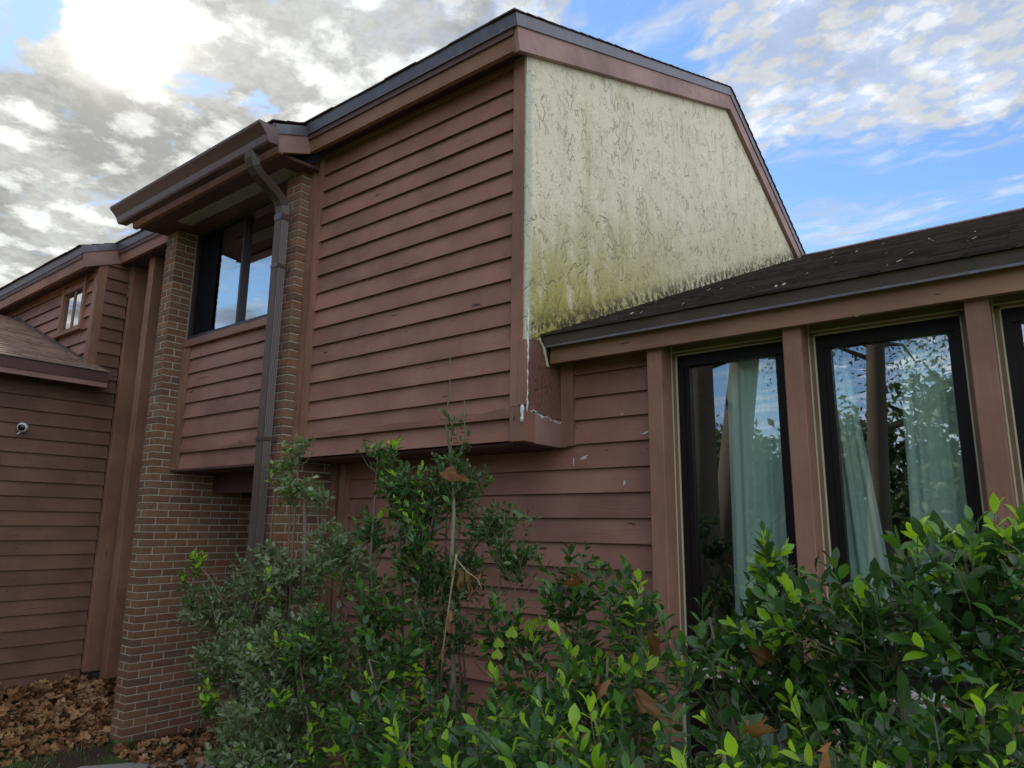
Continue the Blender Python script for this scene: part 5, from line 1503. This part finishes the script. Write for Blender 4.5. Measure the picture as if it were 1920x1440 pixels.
# ------------------------------------------------------------------ what the windows mirror: trees and a house across the lawn
def big_tree(x, y, h, r, lean, crown_r, crown_z0, nl, label, seed, leaf_k=1.0, low=False):
    rng = np.random.default_rng(seed); rr = random.Random(seed)
    t = thing('tree', (x, y, -1.97), label, 'tree', 'trees across the lawn')
    pts = [(x, y, -2.1), (x + lean * .25, y, h * .25 - 2), (x + lean * .6, y + .1, h * .55 - 2), (x + lean, y, h * .85 - 2), (x + lean * 1.1, y, h - 2)]
    tr_ = MB().tube(pts, [r * 1.25, r, r * .85, r * .55, r * .2], 14)
    part('trunk', tr_, M['trunk'], t, smooth=True)
    br = MB(); ends = []
    for k in range(16):
        f_ = rr.uniform(.12 if low else .35, .95)
        p0 = Vector((x + lean * f_, y, h * f_ - 2))
        a = rr.uniform(0, 6.28); L_ = crown_r * rr.uniform(.5, 1.0)
        p2 = p0 + Vector((math.cos(a) * L_, math.sin(a) * L_, L_ * rr.uniform(.0, .55)))
        p1 = p0.lerp(p2, .5) + Vector((rr.uniform(-.3, .3), rr.uniform(-.3, .3), .3))
        br.tube([p0, p1, p2], [r * .3, r * .17, r * .05], 6); ends += [p1, p2, p0.lerp(p2, .75)]
    part('limb', br, M['trunk'], t, smooth=True)
    E_ = np.array([tuple(e) for e in ends])
    c = E_[rng.integers(0, len(E_), nl)] + rng.normal(size=(nl, 3)) * np.array([.8, .8, .55]) * crown_r * .24
    c = c[c[:, 2] > crown_z0]
    n = len(c)
    dd = unit(rng.normal(size=(n, 3)) + np.array([0, 0, -.3]))
    me = leaf_mesh_joined('crown', SMALL, c + np.array([0, 0, ZO]), basis(dd, rng.normal(size=(n, 3))), rng.uniform(.12, .30, n) * leaf_k, rng.integers(0, 2, n), (M['leaf_far'], M['leaf_far']))
    link('crown', me, t)
    return t
big_tree(-6.35, -7.6, 13, .34, .3, 3.0, 7.0, 2200, 'tree with a thick dark trunk mirrored at the left of the narrow wing window', 1)
big_tree(-6.45, -8.8, 13, .36, 1.8, 3.0, 6.0, 2600, 'leaning tree mirrored in the middle of the narrow wing window', 2)
big_tree(-3.0, -8.2, 11, .20, .6, 3.4, 3.0, 9000, 'spreading oak with feathery low branches mirrored in the middle wing window', 3, 0.5)
for k, (tx, ty, th_, sd) in enumerate([(-19, -24, 5.0, 4), (-14.5, -26, 5.6, 5), (-10, -24, 5.0, 6), (-6, -26, 6.2, 7), (-2, -23, 6.4, 8), (3, -25, 6.5, 9), (8, -24, 6, 10), (-24, -22, 5.0, 11)]):
    big_tree(tx, ty, th_, .22, .2, 3.6, -2.0, 5500, ('bushy dark tree in the row across the lawn, %s' % ('far left', 'second from the left', 'third from the left', 'left of the middle', 'right of the middle', 'third from the right', 'second from the right', 'at the far end')[k]), sd, 2.2, True)
fh = thing('house', (-13.5, -17.0, -1.97), 'low brown house across the lawn mirrored in the narrow wing window', 'house')
part('wall', MB().box(-17, -10.5, -19, -16.5, -1.97, 0.4), simple('far brown wall', (0.20, 0.11, 0.08), 0.8), fh)
part('roof', MB().prism([(-19.6, 0.35), (-17.75, 1.35), (-16.0, 0.35), (-16.0, 0.48), (-17.75, 1.50), (-19.6, 0.48)], -17.5, -10.0, 'X'), M['shingle_brown'], fh)
part('window', MB().box(-15.6, -14.4, -16.495, -16.46, -1.0, -0.1).box(-12.9, -11.9, -16.495, -16.46, -1.0, -0.1), M['glass_up'], fh)
